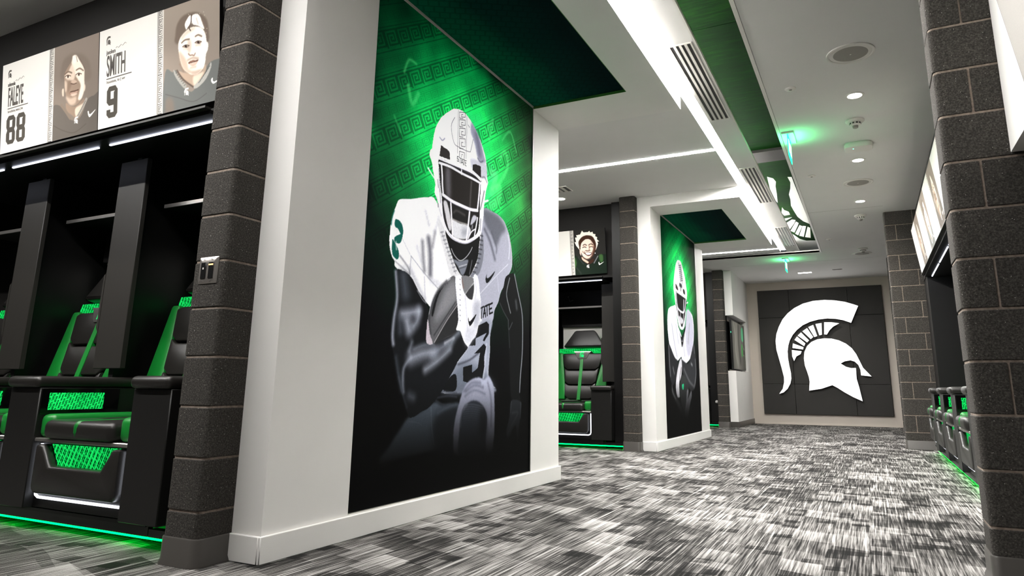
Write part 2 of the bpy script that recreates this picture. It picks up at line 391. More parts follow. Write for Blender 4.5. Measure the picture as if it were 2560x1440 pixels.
CLOGO = [[-892,8202,-834,8301,-820,8455,-847,8648,-874,9015,-914,9471,-937,9278,-924,8718],[-672,8317,-628,8336,-625,8908,-614,10929,-691,10702,-742,10383,-759,9992,-767,9694,-742,9365,-735,9107,-690,8824,-663,8551],[-888,9736,-877,9906,-829,10028,-829,10209,-912,10242,-930,10052],[-963,10430,-819,10385,-913,10550,-960,10620],[-960,10775,-832,10526,-787,10583,-826,10795,-929,11195],[-930,11296,-791,10680,-762,10800,-797,11007,-883,11455],[-881,11543,-762,10942,-731,11036,-846,11684],[-834,11725,-725,11022,-678,11059,-773,11844],[-755,11870,-659,11108,-628,11204,-676,11970],[-949,11399,-904,11640,-848,11988,-759,12190,-613,12235,-603,13570,-1026,13386,-1031,12051]]
ART1 = [('s',[1209,2327,1301,2450,1251,2282],24.6,(120,255,150),4,0.38),('s',[1418,2203,1488,2271,1530,2161,1368,1964],34.1,(120,255,150),4,0.38),('s',[1284,2057,1365,2051,1311,1948],49.0,(120,255,150),4,0.38),('s',[1301,1916,1415,1977,1395,1883,1289,1812],65.4,(120,255,150),4,0.38),('s',[304,2287,350,2194,404,2278],31.0,(120,255,150),4,0.38),('s',[260,2355,299,2448,370,2455],15.5,(120,255,150),4,0.38),('s',[192,2059,253,1986],11.6,(120,255,150),4,0.38),('s',[1443,2348,1564,2453,1665,2329],17.8,(120,255,150),4,0.38),('f',[609,1692,545,1680,483,1663,387,1629,280,1599,249,1554,226,1500,213,1449,210,1405,208,1353,215,1312,235,1273,261,1247,270,1219,341,1192,407,1180,462,1135,526,1085,590,1052,657,1003,800,836,925,731,869,666,761,556,1018,556,1382,579,1381,596,1312,664,1324,810,1324,927,1351,1024,1378,1100,1426,1160,1465,1239,1542,1316,1576,1377,1621,1441,1618,1543,1578,1651,1541,1701,1492,1747,1421,1771,1331,1778,1191,1766,1023,1683,750,1619],(246,246,249),1,1.0),('f',[1191,1766,1331,1778,1421,1771,1492,1747,1541,1701,1578,1651,1618,1543,1621,1441,1576,1377,1542,1316,1465,1239,1426,1160,1378,1100,1351,1024,1214,1012,1159,1205,1140,1341,1196,1455,1179,1580],(168,169,186),2,1.0),('f',[1192,1761,1309,1773,1422,1760,1517,1696,1449,1636,1385,1545,1316,1608,1228,1666],(92,94,104),9,0.9),('s',[1219,1631,1297,1561,1367,1453],19.9,(66,68,78),8,0.8),('s',[1315,1630,1385,1545,1387,1501],12.5,(75,78,88),6,0.7),('s',[1554,1658,1581,1582,1572,1489],8.3,(235,235,240),3,0.8),('s',[1178,1186,1394,1338,1561,1448],4.6,(225,225,232),2,0.9),('s',[1410,1335,1431,1235],3.9,(215,215,225),2,0.8),('f',[1214,1012,1351,1024,1324,927,1324,810,1316,722,1312,664,1381,596,1383,555,761,556,869,666,925,731,1035,823,1107,894,1170,973],(150,155,172),4,1.0),('f',[761,556,869,666,1008,734,1206,701,1325,641,1383,555],(92,99,112),16,0.9),('s',[936,720,1071,753,1179,802],10.8,(40,42,50),4,0.8),('s',[1280,865,1267,749,1249,646],9.8,(205,208,220),4,0.8),('s',[510,1404,525,1306,541,1241],20.1,(70,70,84),9,0.75),('s',[570,1435,593,1346,601,1227],36.3,(55,55,69),9,0.75),('s',[632,1486,613,1397],13.6,(90,90,104),9,0.7),('s',[528,1590,568,1519],8.5,(150,150,164),9,0.5),('s',[667,1585,632,1486],7.5,(160,160,174),9,0.5),('s',[459,1367,503,1293],12.8,(170,170,184),9,0.5),('s',[403,1232,475,1154,557,1076],26.4,(165,165,179),9,0.6),('s',[611,1196,710,1178],36.8,(190,190,204),9,0.5),('s',[405,1303,546,1223,687,1156],4.1,(120,120,135),2,0.8),('s',[408,1299,401,1205],5.7,(150,150,160),3,0.8),('s',[544,1205,561,1072],7.1,(180,180,192),3,0.8),('s',[319,1384,397,1310],3.4,(160,160,168),2,0.7),('s',[306,1285,381,1237,405,1201],7.8,(90,90,100),4,0.8),('s',[267,1248,339,1221,405,1197],5.5,(120,115,125),3,0.8),('f',[255,1482,294,1476,321,1446,321,1398,300,1354,255,1352,250,1377,289,1402,299,1409,273,1432,252,1436,243,1456],(6,88,76),1,1.0),('f',[231,1362,255,1350,293,1309,294,1270,273,1261,237,1286],(6,88,76),1,1.0),('f',[262,1390,277,1419,245,1432,242,1386],(235,235,235),1,1.0),('s',[236,1524,221,1481,216,1441],7.6,(6,88,76),2,1.0),('s',[265,1356,272,1314],6.5,(225,225,225),2,1.0),('f',[667,1585,748,1510,836,1375,951,1271,826,1252,768,1330,701,1452,662,1526],(222,222,226),2,1.0),('s',[693,1499,720,1508],7.7,(95,95,108),2,0.75),('s',[705,1499,713,1489],5.1,(95,95,108),2,0.6),('s',[709,1478,736,1487],7.7,(95,95,108),2,0.75),('s',[721,1478,728,1468],5.1,(95,95,108),2,0.6),('s',[725,1457,752,1466],7.7,(95,95,108),2,0.75),('s',[737,1457,744,1447],5.1,(95,95,108),2,0.6),('s',[741,1436,768,1445],7.7,(95,95,108),2,0.75),('s',[753,1436,760,1426],5.2,(95,95,108),2,0.6),('s',[757,1415,784,1424],7.8,(95,95,108),2,0.75),('s',[769,1415,777,1405],5.2,(95,95,108),2,0.6),('s',[773,1393,800,1402],7.8,(95,95,108),2,0.75),('s',[785,1394,793,1383],5.2,(95,95,108),2,0.6),('s',[789,1372,817,1381],7.8,(95,95,108),2,0.75),('s',[801,1372,809,1362],5.2,(95,95,108),2,0.6),('s',[805,1350,833,1359],7.8,(95,95,108),2,0.75),('s',[818,1351,825,1340],5.2,(95,95,108),2,0.6),('s',[822,1329,850,1338],7.9,(95,95,108),2,0.75),('s',[834,1329,842,1319],5.2,(95,95,108),2,0.6),('s',[838,1307,866,1316],7.9,(95,95,108),2,0.75),('s',[850,1307,858,1297],5.3,(95,95,108),2,0.6),('s',[854,1285,883,1294],7.9,(95,95,108),2,0.75),('s',[867,1286,875,1275],5.3,(95,95,108),2,0.6),('f',[1178,1601,1207,1543,1208,1426,1152,1312,1045,1280,1119,1369,1149,1468],(120,122,134),2,1.0),('s',[1163,1577,1198,1580],8.9,(40,40,46),2,0.8),('s',[1163,1546,1198,1548],8.9,(40,40,46),2,0.8),('s',[1160,1514,1195,1517],8.8,(40,40,46),2,0.8),('s',[1154,1483,1189,1485],8.8,(40,40,46),2,0.8),('s',[1145,1450,1179,1452],8.8,(40,40,46),2,0.8),('s',[1133,1418,1167,1420],8.7,(40,40,46),2,0.8),('s',[1118,1385,1152,1387],8.7,(40,40,46),2,0.8),('s',[1100,1352,1134,1353],8.6,(40,40,46),2,0.8),('s',[1080,1319,1113,1320],8.5,(40,40,46),2,0.8),('f',[743,1519,828,1507,976,1497,1144,1573,1150,1500,1136,1418,1090,1343,1035,1279,951,1270,884,1310,836,1366,788,1430],(12,12,13),1,1.0),('f',[841,1357,918,1360,1015,1387,1003,1339,973,1287,941,1277,897,1322],(118,122,134),2,1.0),('s',[907,1309,994,1338],3.4,(40,40,45),1,1.0),('s',[915,1325,1003,1354],5.5,(200,200,208),1,1.0),('s',[817,1421,853,1387,918,1364,981,1391,1036,1439,1064,1477],6.1,(205,205,212),1,1.0),('s',[1066,1391,1053,1347,1039,1294],4.9,(150,150,158),2,1.0),('f',[1376,1370,1341,1325,1283,1276,1254,1272,1247,1300,1262,1329,1261,1310,1276,1304,1318,1329],(14,15,17),1,1.0),('s',[1187,1091,1231,1108],12.4,(14,15,17),0.6,1.0),('s',[1210,1099,1204,1029],12.3,(14,15,17),0.6,1.0),('s',[1227,1037,1243,1104,1259,1044],12.5,(14,15,17),0.6,1.0),('s',[1230,1060,1256,1068],12.5,(14,15,17),0.6,1.0),('s',[1245,1110,1294,1128],12.6,(14,15,17),0.6,1.0),('s',[1273,1121,1280,1054],12.6,(14,15,17),0.6,1.0),('s',[1303,1131,1311,1069],12.7,(14,15,17),0.6,1.0),('s',[1301,1128,1347,1145],12.8,(14,15,17),0.6,1.0),('s',[1305,1098,1338,1109],12.8,(14,15,17),0.6,1.0),('s',[1309,1068,1352,1082],12.8,(14,15,17),0.6,1.0),('f',[1170,979,1273,1014,1309,997,1306,932,1249,880,1226,885,1276,938,1219,919,1135,891,1139,919],(14,15,17),0.8,1.0),('f',[1140,902,1137,848,1061,840,1097,877],(14,15,17),0.8,1.0),('f',[1123,794,1244,866,1276,848,1251,777,1258,720,1232,640,1164,639,1078,610,999,620,994,706,1102,726,1105,675,1172,706,1197,803],(14,15,17),0.8,1.0),('f',[865,652,920,652,915,564,774,570],(14,15,17),1,1.0),('f',[452,424,572,453,700,500,779,480,965,482,941,344,794,256,661,234,245,215,293,275,374,356],(86,97,110),5,1.0),('f',[705,418,965,482,941,344,898,196,720,210],(24,27,32),16,0.9),('s',[663,471,675,367,706,262],4.9,(125,135,148),2,0.8),('s',[445,402,523,394,578,376],3.3,(120,130,142),2,0.6),('s',[717,523,836,533,931,527],9.0,(62,66,76),4,0.9),('s',[764,561,876,552,929,550],9.1,(62,66,76),4,0.9),('s',[709,508,779,485,860,484],8.8,(62,66,76),4,0.9),('s',[733,438,840,468,944,483],11.9,(105,115,130),7,0.7),('f',[999,561,1046,607,1113,637,1195,647,1257,633,1317,658,1377,604,1400,518,1410,335,1399,246,1340,155,962,185,909,275,918,384,955,477],(160,163,184),3,1.0),('s',[1015,561,1103,613,1209,614],18.0,(84,86,100),6,0.7),('s',[1038,561,1139,596,1247,585],14.9,(84,86,100),6,0.7),('s',[1028,532,1140,567,1273,543],8.3,(84,86,100),6,0.7),('s',[1307,615,1356,506,1363,337],12.2,(84,86,100),6,0.7),('f',[986,415,1021,470,1109,502,1191,496,1265,459,1307,399,1297,281,1273,160,988,183,974,326],(46,50,60),3,1.0),('s',[1020,476,1122,480,1252,462],5.7,(120,128,140),3,0.6),('s',[1019,462,1122,466,1254,448],5.7,(114,122,134),3,0.6),('s',[1017,449,1123,452,1256,434],5.7,(108,116,128),3,0.6),('s',[1016,435,1124,438,1258,419],5.7,(102,110,122),3,0.6),('s',[1015,422,1124,424,1260,405],5.7,(96,104,116),3,0.6),('s',[1013,408,1125,410,1262,391],5.7,(90,98,110),3,0.6),('s',[1012,395,1126,397,1264,377],5.7,(84,92,104),3,0.6),('s',[1010,381,1127,383,1266,363],5.7,(78,86,98),3,0.6),('s',[1009,368,1127,369,1267,348],5.7,(72,80,92),3,0.6),('s',[1007,355,1128,355,1269,334],5.7,(66,74,86),3,0.6),('s',[1006,342,1129,342,1271,320],5.7,(60,68,80),3,0.6),('s',[1005,328,1129,328,1273,306],5.7,(54,62,74),3,0.6),('s',[1003,315,1130,314,1275,292],5.7,(48,56,68),3,0.6),('s',[1002,302,1131,300,1277,278],5.7,(42,50,62),3,0.6),('s',[1000,289,1132,287,1279,263],5.7,(36,44,56),3,0.6),('f',[1217,449,1298,399,1297,281,1214,274],(16,17,20),14,0.8),('s',[984,354,995,431,1053,481],11.0,(150,155,172),6,0.6),('f',[277,1205,332,1209,390,1198,442,1166,489,1117,553,1074,592,1027,595,976,581,924,584,833,598,819,669,833,741,859,835,897,914,930,955,922,995,876,1034,839,1040,823,974,771,925,731,869,666,814,612,761,556,645,472,573,450,521,429,495,422,456,423,432,456,413,491,374,561,344,624,313,698,310,713,291,759,272,804,264,850,269,926,287,994,298,1043,290,1091,272,1170],(15,16,19),1,1.0),('s',[276,1191,296,1091,298,1029,282,941,277,851,287,805],14.5,(196,202,220),7,0.9),('s',[347,1177,374,1087],44.1,(92,100,112),24,0.8),('s',[351,972,431,987,502,1002],33.1,(196,202,220),16,0.85),('s',[506,1003,493,946,462,914],32.4,(196,202,220),16,0.75),('s',[399,933,419,886],44.0,(196,202,220),18,0.85),('s',[330,941,343,875],24.5,(90,96,108),14,0.7),('s',[452,825,431,775],16.4,(150,156,170),9,0.7),('s',[451,737,558,767,672,782],45.8,(196,202,220),22,0.8),('s',[655,771,763,818,819,837],32.2,(150,156,172),16,0.8),('s',[858,850,896,891,935,915],31.0,(150,158,172),12,0.8),('s',[590,679,712,733,841,807],23.4,(190,196,212),14,0.8),('s',[781,840,876,878],10.1,(210,214,228),6,0.8),('s',[472,787,572,817,669,828],10.5,(120,126,138),8,0.8),('s',[450,742,390,683,387,603,397,556],12.3,(150,155,170),7,0.85),('s',[316,736,351,630,376,565],15.6,(70,76,86),9,0.7),('s',[452,535,487,525],29.1,(110,116,128),14,0.7),('s',[351,634,382,561,431,476],9.0,(70,75,84),6,0.6),('s',[480,1116,535,1072,572,1055],4.7,(190,192,205),2,0.8),('f',[1536,1356,1658,1394,1717,1311,1762,1205,1801,1118,1810,1027,1807,898,1803,769,1778,643,1766,555,1782,489,1658,497,1627,580,1608,742,1610,762,1592,885,1573,1045,1506,1101,1439,1161,1499,1275],(11,12,13),1,1.0),('s',[1665,1389,1718,1278,1786,1142,1805,1027,1804,833,1780,674,1769,555],10.5,(186,190,200),3,0.85),('s',[1590,1352,1547,1237,1583,1153,1612,1105],7.4,(205,208,215),3,0.85),('s',[1452,1157,1512,1101,1580,1052],5.4,(110,112,120),3,0.7),('s',[1580,1045,1589,984,1641,1038],6.4,(120,124,130),3,0.7),('s',[1589,971,1606,861],6.4,(80,84,90),3,0.7),('s',[1692,1197,1707,1147],21.0,(120,124,130),8,0.6),('f',[1644,497,1789,488,1798,436,1778,358,1758,281,1742,193,1721,322,1664,299,1610,251,1582,265,1581,303,1619,389],(38,41,46),2,1.0),('s',[1661,413,1747,411,1649,325,1596,271],11.4,(82,86,92),5,0.7),('s',[1789,482,1785,371],4.9,(110,114,120),2,0.8),('s',[1647,490,1633,414],4.7,(110,114,120),2,0.7),('f',[874,1251,795,1228,720,1174,650,1101,614,1029,596,966,610,896,655,835,705,846,798,873,914,930,920,1090],(88,88,92),1,1.0),('f',[884,1075,668,836,798,873,919,930,921,1062],(40,40,42),3,1.0),('f',[865,1233,778,1177,726,1094,659,972,697,965,844,1070,902,1127],(142,142,148),12,0.8),('s',[814,1234,729,1183,662,1124,625,1062,607,998],7.7,(205,205,212),2,1.0),('s',[776,1214,693,1149,639,1068,609,967,629,887],12.5,(42,42,46),5,0.8),('f',[817,1216,735,1165,683,1089,647,991,630,999,652,1070,703,1145],(22,22,24),1.5,1.0),('s',[905,1080,791,973,670,838],6.5,(175,172,176),1.5,1.0),('s',[883,1097,780,994,665,879],6.4,(28,28,30),3,0.8),('f',[591,955,587,848,608,824,655,831,622,881,602,951],(190,180,190),1,1.0),('f',[944,1261,1009,1280,1092,1275,1102,1238,1083,1140,1039,1131,984,1156],(120,120,124),1,1.0),('s',[989,1157,1094,1246],7.1,(200,200,206),1.5,1.0),('f',[1095,1234,1083,1140,1034,1130,1000,1161],(52,52,55),2,1.0),('s',[952,1251,971,1197],7.7,(130,70,55),3,0.5),('f',[874,1251,935,1267,950,1223,972,1180,1017,1146,1061,1133,1094,1143,1108,1198,1093,1266,1095,1298,1119,1306,1155,1275,1177,1190,1192,1138,1187,1056,1169,985,1150,926,1118,895,1065,858,1040,839,1001,859,967,901,945,926,901,929,921,985,911,1061,891,1142],(240,240,246),1,1.0),('f',[1106,1123,1185,1138,1187,1056,1169,985,1115,957,1099,1047],(168,170,186),12,0.8),('f',[1038,962,1149,949,1118,895,1044,840,999,881],(196,198,212),12,0.7),('f',[1139,1051,1104,999,1061,965,1039,996,1041,1019,1060,995],(20,20,24),1,1.0),('s',[995,1149,1017,1039,1040,929],6.2,(190,190,202),3,0.8),('s',[926,1247,932,1245],6.1,(130,130,140),1,1.0),('s',[928,1215,934,1212],6.1,(130,130,140),1,1.0),('s',[930,1183,936,1180],6.1,(130,130,140),1,1.0),('s',[932,1150,938,1148],6.1,(130,130,140),1,1.0),('s',[933,1118,940,1116],6.1,(130,130,140),1,1.0),('s',[935,1086,942,1084],6.1,(130,130,140),1,1.0),('s',[937,1054,944,1051],6.1,(130,130,140),1,1.0),('s',[939,1022,945,1020],6.1,(130,130,140),1,1.0),('s',[941,990,947,988],6.0,(130,130,140),1,1.0),('s',[1110,1268,1130,1201,1116,1147],6.5,(185,185,196),3,0.7),('f',[787,2335,846,2354,894,2361,943,2355,994,2335,1038,2311,1084,2280,1131,2240,1171,2193,1200,2154,1217,2111,1227,2058,1234,2000,1251,1968,1251,1971,1223,1900,1202,1784,1198,1706,1169,1603,1107,1552,971,1488,839,1487,755,1526,695,1589,668,1635,640,1694,611,1728,616,1778,609,1818,611,1781,598,1833,584,1864,576,1897,562,1921,543,1942,547,1972,566,1992,572,2037,580,2083,592,2126,614,2170,647,2219,700,2269,750,2307],(250,250,252),0.8,1.0),('f',[1012,2324,1084,2280,1139,2223,1189,2139,1213,2106,1139,2083,1100,2110,1075,2161,1044,2210,1005,2256],(150,150,176),5,0.9),('s',[1078,2258,1111,2189,1128,2139],27.0,(84,84,106),16,0.8),('f',[1015,2071,1138,2087,1222,2088,1230,1998,1159,1978,1040,2002],(196,196,212),5,0.8),('f',[660,2045,741,2039,760,2031,767,1982,648,1971],(48,44,44),0.8,1.0),('f',[1042,2037,1088,2053,1148,2054,1155,1975,1040,1998],(34,30,30),0.8,1.0),('s',[804,2281,767,2208,804,2112,868,2100,992,2110,1013,2133,1036,2211],4.6,(70,68,80),1,0.9),('s',[644,2090,672,2080,699,2102],7.5,(110,110,140),2,0.8),('s',[969,2290,986,2280],6.3,(70,70,80),1,0.8),('s',[1104,2100,1139,2085,1175,2102],8.7,(60,60,80),3,0.8),('s',[844,2347,849,2200,849,2052],3.5,(40,40,44),0.5,1.0),('s',[949,2353,954,2237,956,2049],3.6,(40,40,44),0.5,1.0),('s',[860,2298,857,2339,929,2362,930,2330,884,2315,883,2332,902,2338],4.6,(34,34,38),0.5,1.0),('s',[860,2298,904,2311],4.6,(34,34,38),0.5,1.0),('s',[863,2241,860,2288,931,2310,933,2274,887,2260,886,2278,905,2284],4.6,(34,34,38),0.5,1.0),('s',[863,2241,907,2254],4.6,(34,34,38),0.5,1.0),('s',[867,2172,864,2231,935,2252,937,2206,891,2193,890,2216,909,2222],4.6,(34,34,38),0.5,1.0),('s',[867,2172,911,2184],4.6,(34,34,38),0.5,1.0),('s',[872,2094,868,2161,939,2181,942,2128,895,2116,894,2143,913,2148],4.6,(34,34,38),0.5,1.0),('s',[872,2094,915,2105],4.5,(34,34,38),0.5,1.0),('s',[875,2034,873,2075,934,2084,933,2043],4.5,(34,34,38),0.5,1.0),('s',[898,2042,901,2062,914,2064],4.0,(34,34,38),0.5,1.0),('s',[865,2035,849,2032,849,2017,866,2017,866,2003,848,2002],5.5,(26,30,30),0.5,1.0),('s',[872,2032,899,2033],5.5,(26,30,30),0.5,1.0),('s',[887,2032,885,2000],5.5,(26,30,30),0.5,1.0),('s',[897,2000,907,2035,925,1999],5.5,(26,30,30),0.5,1.0),('s',[902,2009,919,2011],5.5,(26,30,30),0.5,1.0),('s',[919,2035,940,2036],5.6,(26,30,30),0.5,1.0),('s',[930,2036,931,1999],5.6,(26,30,30),0.5,1.0),('s',[962,2037,944,2035,946,2002,961,2001],5.6,(26,30,30),0.5,1.0),('s',[945,2019,959,2020],5.6,(26,30,30),0.5,1.0),('f',[647,1953,784,1965,902,1971,1034,1977,1153,1949,1153,1948,1148,1810,1139,1623,1078,1550,970,1499,838,1497,760,1530,710,1593,693,1708,669,1793,652,1877],(26,24,24),1,1.0),('f',[689,1921,760,1928,905,1927,1131,1927,1121,1919,1108,1744,1005,1734,798,1735,721,1752,700,1837],(33,29,27),1,1.0),('f',[720,1920,774,1921,781,1861,786,1732,740,1755],(120,118,128),10,0.7),('s',[1031,1913,1025,1824,1022,1740],7.2,(130,128,132),6,0.7),('f',[813,1606,897,1603,998,1611,1041,1583,1003,1527,916,1502,838,1504,819,1547],(222,222,228),2,1.0),('f',[926,1566,999,1589,1008,1550,942,1522],(120,125,140),10,0.6),('s',[819,1611,897,1609,998,1615],9.8,(170,165,165),2,0.9),('f',[1064,1690,1114,1690,1073,1643,1032,1622],(200,200,212),2,1.0),('f',[710,1694,750,1701,793,1619,809,1551,785,1532,744,1600],(210,208,214),2,1.0),('s',[829,1656,866,1676,960,1669],4.9,(120,118,118),6,0.7),('s',[730,1625,735,1584],11.1,(60,55,60),3,0.7),('s',[1060,1621,1054,1601],12.3,(190,190,200),3,0.8),('s',[647,1953,774,1962,902,1971,1034,1977,1167,1964],13.0,(242,240,248),0.8,1.0),('s',[651,1927,773,1939,911,1936,1036,1939,1153,1937],17.0,(242,240,248),0.8,1.0),('s',[903,1979,906,1931],13.0,(242,240,248),0.8,1.0),('s',[778,1954,890,1960,1028,1963],4.5,(90,90,110),1,0.7),('s',[673,1923,687,1852,692,1800,705,1739],16.7,(242,240,248),0.8,1.0),('s',[701,1738,799,1724,904,1722,1027,1724,1119,1739],21.7,(242,240,248),0.8,1.0),('s',[1139,1932,1132,1844,1117,1739],18.1,(242,240,248),0.8,1.0),('s',[682,1691,707,1592,761,1523,839,1492,970,1493,1079,1539,1162,1602,1181,1702,1180,1771],23.7,(242,240,248),0.8,1.0),('s',[791,1719,810,1598,827,1498],16.1,(242,240,248),0.8,1.0),('s',[1020,1722,1008,1624,989,1499],18.1,(242,240,248),0.8,1.0),('s',[1121,1688,1103,1615,1088,1560],13.5,(242,240,248),0.8,1.0),('s',[1010,1525,1048,1577,1093,1604],10.2,(242,240,248),0.8,1.0),('s',[711,1726,800,1712,904,1709,1027,1711],3.9,(120,118,140),1,0.7),('s',[774,1514,846,1484,971,1484,1072,1526],3.9,(140,138,160),1,0.7),('s',[645,1885,661,1791,666,1750],5.5,(110,105,125),2,0.8),('s',[638,1816,650,1770],6.4,(60,55,60),2,0.7),('s',[665,1764,680,1683],7.3,(120,115,130),3,0.7),('s',[652,1669,656,1649],6.3,(40,38,42),1,1.0),('s',[639,1708,674,1633,694,1603],5.5,(150,148,160),4,0.6),('s',[1200,1894,1174,1809,1155,1757],8.6,(40,40,48),3,0.8),('s',[1162,1689,1158,1612],9.5,(80,78,88),3,0.7),('s',[1166,1983,1203,1994,1235,1967],7.7,(60,60,72),3,0.7),('s',[535,1859,559,1842,602,1816],10.7,(240,240,244),1,1.0),('s',[1200,1819,1256,1843],14.2,(236,230,238),1,1.0)]
ART2 = [('f',[889,2350,1044,2354,1151,2273,1255,2171,1316,2042,1355,1928,1301,1804,1225,1640,1139,1460,1011,1393,859,1400,760,1483,675,1658,626,1817,583,1922,624,2057,720,2222,808,2313],(248,248,250),1,1.0),('f',[318,1619,533,1670,663,1675,754,1446,921,1312,954,1278,1223,1487,1316,1698,1564,1675,1664,1605,1696,1448,1649,1286,1557,1163,1451,1042,1092,934,904,964,875,1017,644,954,509,1001,316,1095,240,1228,209,1399,241,1541],(240,240,248),1,1.0),('f',[1281,1685,1562,1665,1678,1447,1557,1163,1268,1034,1157,1329],(196,194,212),6,0.9),('s',[428,1418,535,1178,652,1007],35.6,(150,148,160),4,0.7),('s',[1432,1505,1301,1225],32.2,(150,148,160),4,0.7),('s',[643,1436,753,1191],21.9,(150,148,160),4,0.7),('s',[1020,1208,1071,1044],22.9,(150,148,160),4,0.7),('f',[754,1446,917,1284,1196,1465,1071,1286,941,1148,869,1272],(20,20,22),1,1.0),('s',[795,1376,945,1222,1123,1365],11.4,(190,190,200),1,1.0),('f',[244,1160,509,1001,678,937,539,723,355,635,213,819,200,1021],(34,35,38),2,1.0),('f',[1458,1081,1659,1247,1746,1055,1737,820,1630,626,1350,569,1020,731,843,907,884,981,1252,940],(44,45,48),2,1.0),('s',[240,1125,253,921,283,753],16.9,(180,180,184),4,0.7),('s',[420,859,465,791],27.7,(150,150,154),4,0.7),('s',[1703,1014,1719,820,1599,645],20.6,(170,170,174),4,0.7),('s',[1002,858,1291,698,1570,626],39.0,(105,105,109),4,0.7),('s',[1434,946,1498,929],32.2,(190,190,194),4,0.7),('s',[1634,1207,1669,1111],20.8,(150,150,154),4,0.7),('f',[834,997,898,927,835,764,708,656,720,498,577,499,529,654,667,866],(205,203,210),2,1.0),('f',[913,783,1098,732,1231,587,1170,459,1031,335,874,303,754,481,742,638,832,746],(48,50,50),2,1.0),('s',[852,872,741,726,709,516],18.1,(20,20,20),1,1.0),('s',[804,852,697,726,665,516],14.4,(240,240,240),1,0.5),('f',[862,648,954,658,927,586,868,593],(40,190,130),1,1.0),('f',[1127,577,1204,568,1154,459,1366,569,1386,494,1288,403,1085,191,944,266,1054,424],(150,150,158),2,0.85),('f',[352,618,475,517,674,429,874,303,938,231,829,252,497,432,309,551],(70,72,74),4,0.8),('s',[334,635,363,551,502,465],17.0,(150,150,154),3,0.7),('s',[906,2311,1026,2234,1081,2087,1083,2044],23.7,(120,120,130),1,0.8),('s',[916,2274,1060,2305],15.8,(70,70,80),1,0.8),('s',[923,2248,1068,2279],15.8,(70,70,80),1,0.8),('s',[931,2222,1076,2253],15.8,(70,70,80),1,0.8),('s',[939,2196,1084,2227],15.8,(70,70,80),1,0.8),('s',[946,2171,1091,2201],15.8,(70,70,80),1,0.8),('s',[954,2145,1099,2175],15.8,(70,70,80),1,0.8),('s',[962,2119,1107,2149],15.8,(70,70,80),1,0.8),('s',[969,2093,1115,2123],15.8,(70,70,80),1,0.8),('s',[977,2068,1123,2097],15.8,(70,70,80),1,0.8),('s',[937,2008,1045,2004],54.7,(60,60,64),2,0.9),('s',[987,2031,987,1935],27.3,(40,40,44),1,1.0),('f',[709,1992,809,1962,832,1918,715,1929],(60,45,45),1,1.0),('f',[1127,1977,1221,1960,1219,1901,1126,1919],(40,34,34),1,1.0),('f',[708,1883,856,1874,1285,1857,1231,1680,1062,1473,939,1425,812,1488,715,1681],(24,22,22),1,1.0),('s',[684,1917,859,1894,1291,1891],30.9,(245,243,250),1,1.0),('s',[720,1866,746,1740,823,1655,1130,1650,1257,1838],30.7,(245,243,250),1,1.0),('s',[746,1888,1009,1875,1286,1861],23.4,(245,243,250),1,1.0),('s',[755,1704,793,1560,867,1456,982,1410,1118,1478,1228,1660],34.4,(245,243,250),1,1.0),('s',[909,1627,911,1441],19.0,(245,243,250),1,1.0),('s',[1112,1639,1032,1433],19.4,(245,243,250),1,1.0),('s',[1141,1814,1101,1666],35.5,(225,222,228),2,1.0),('f',[824,1563,1035,1546,1067,1501,944,1463,841,1481],(210,208,214),2,1.0),('s',[1299,1794,1385,1814],24.4,(235,235,235),1,1.0)]
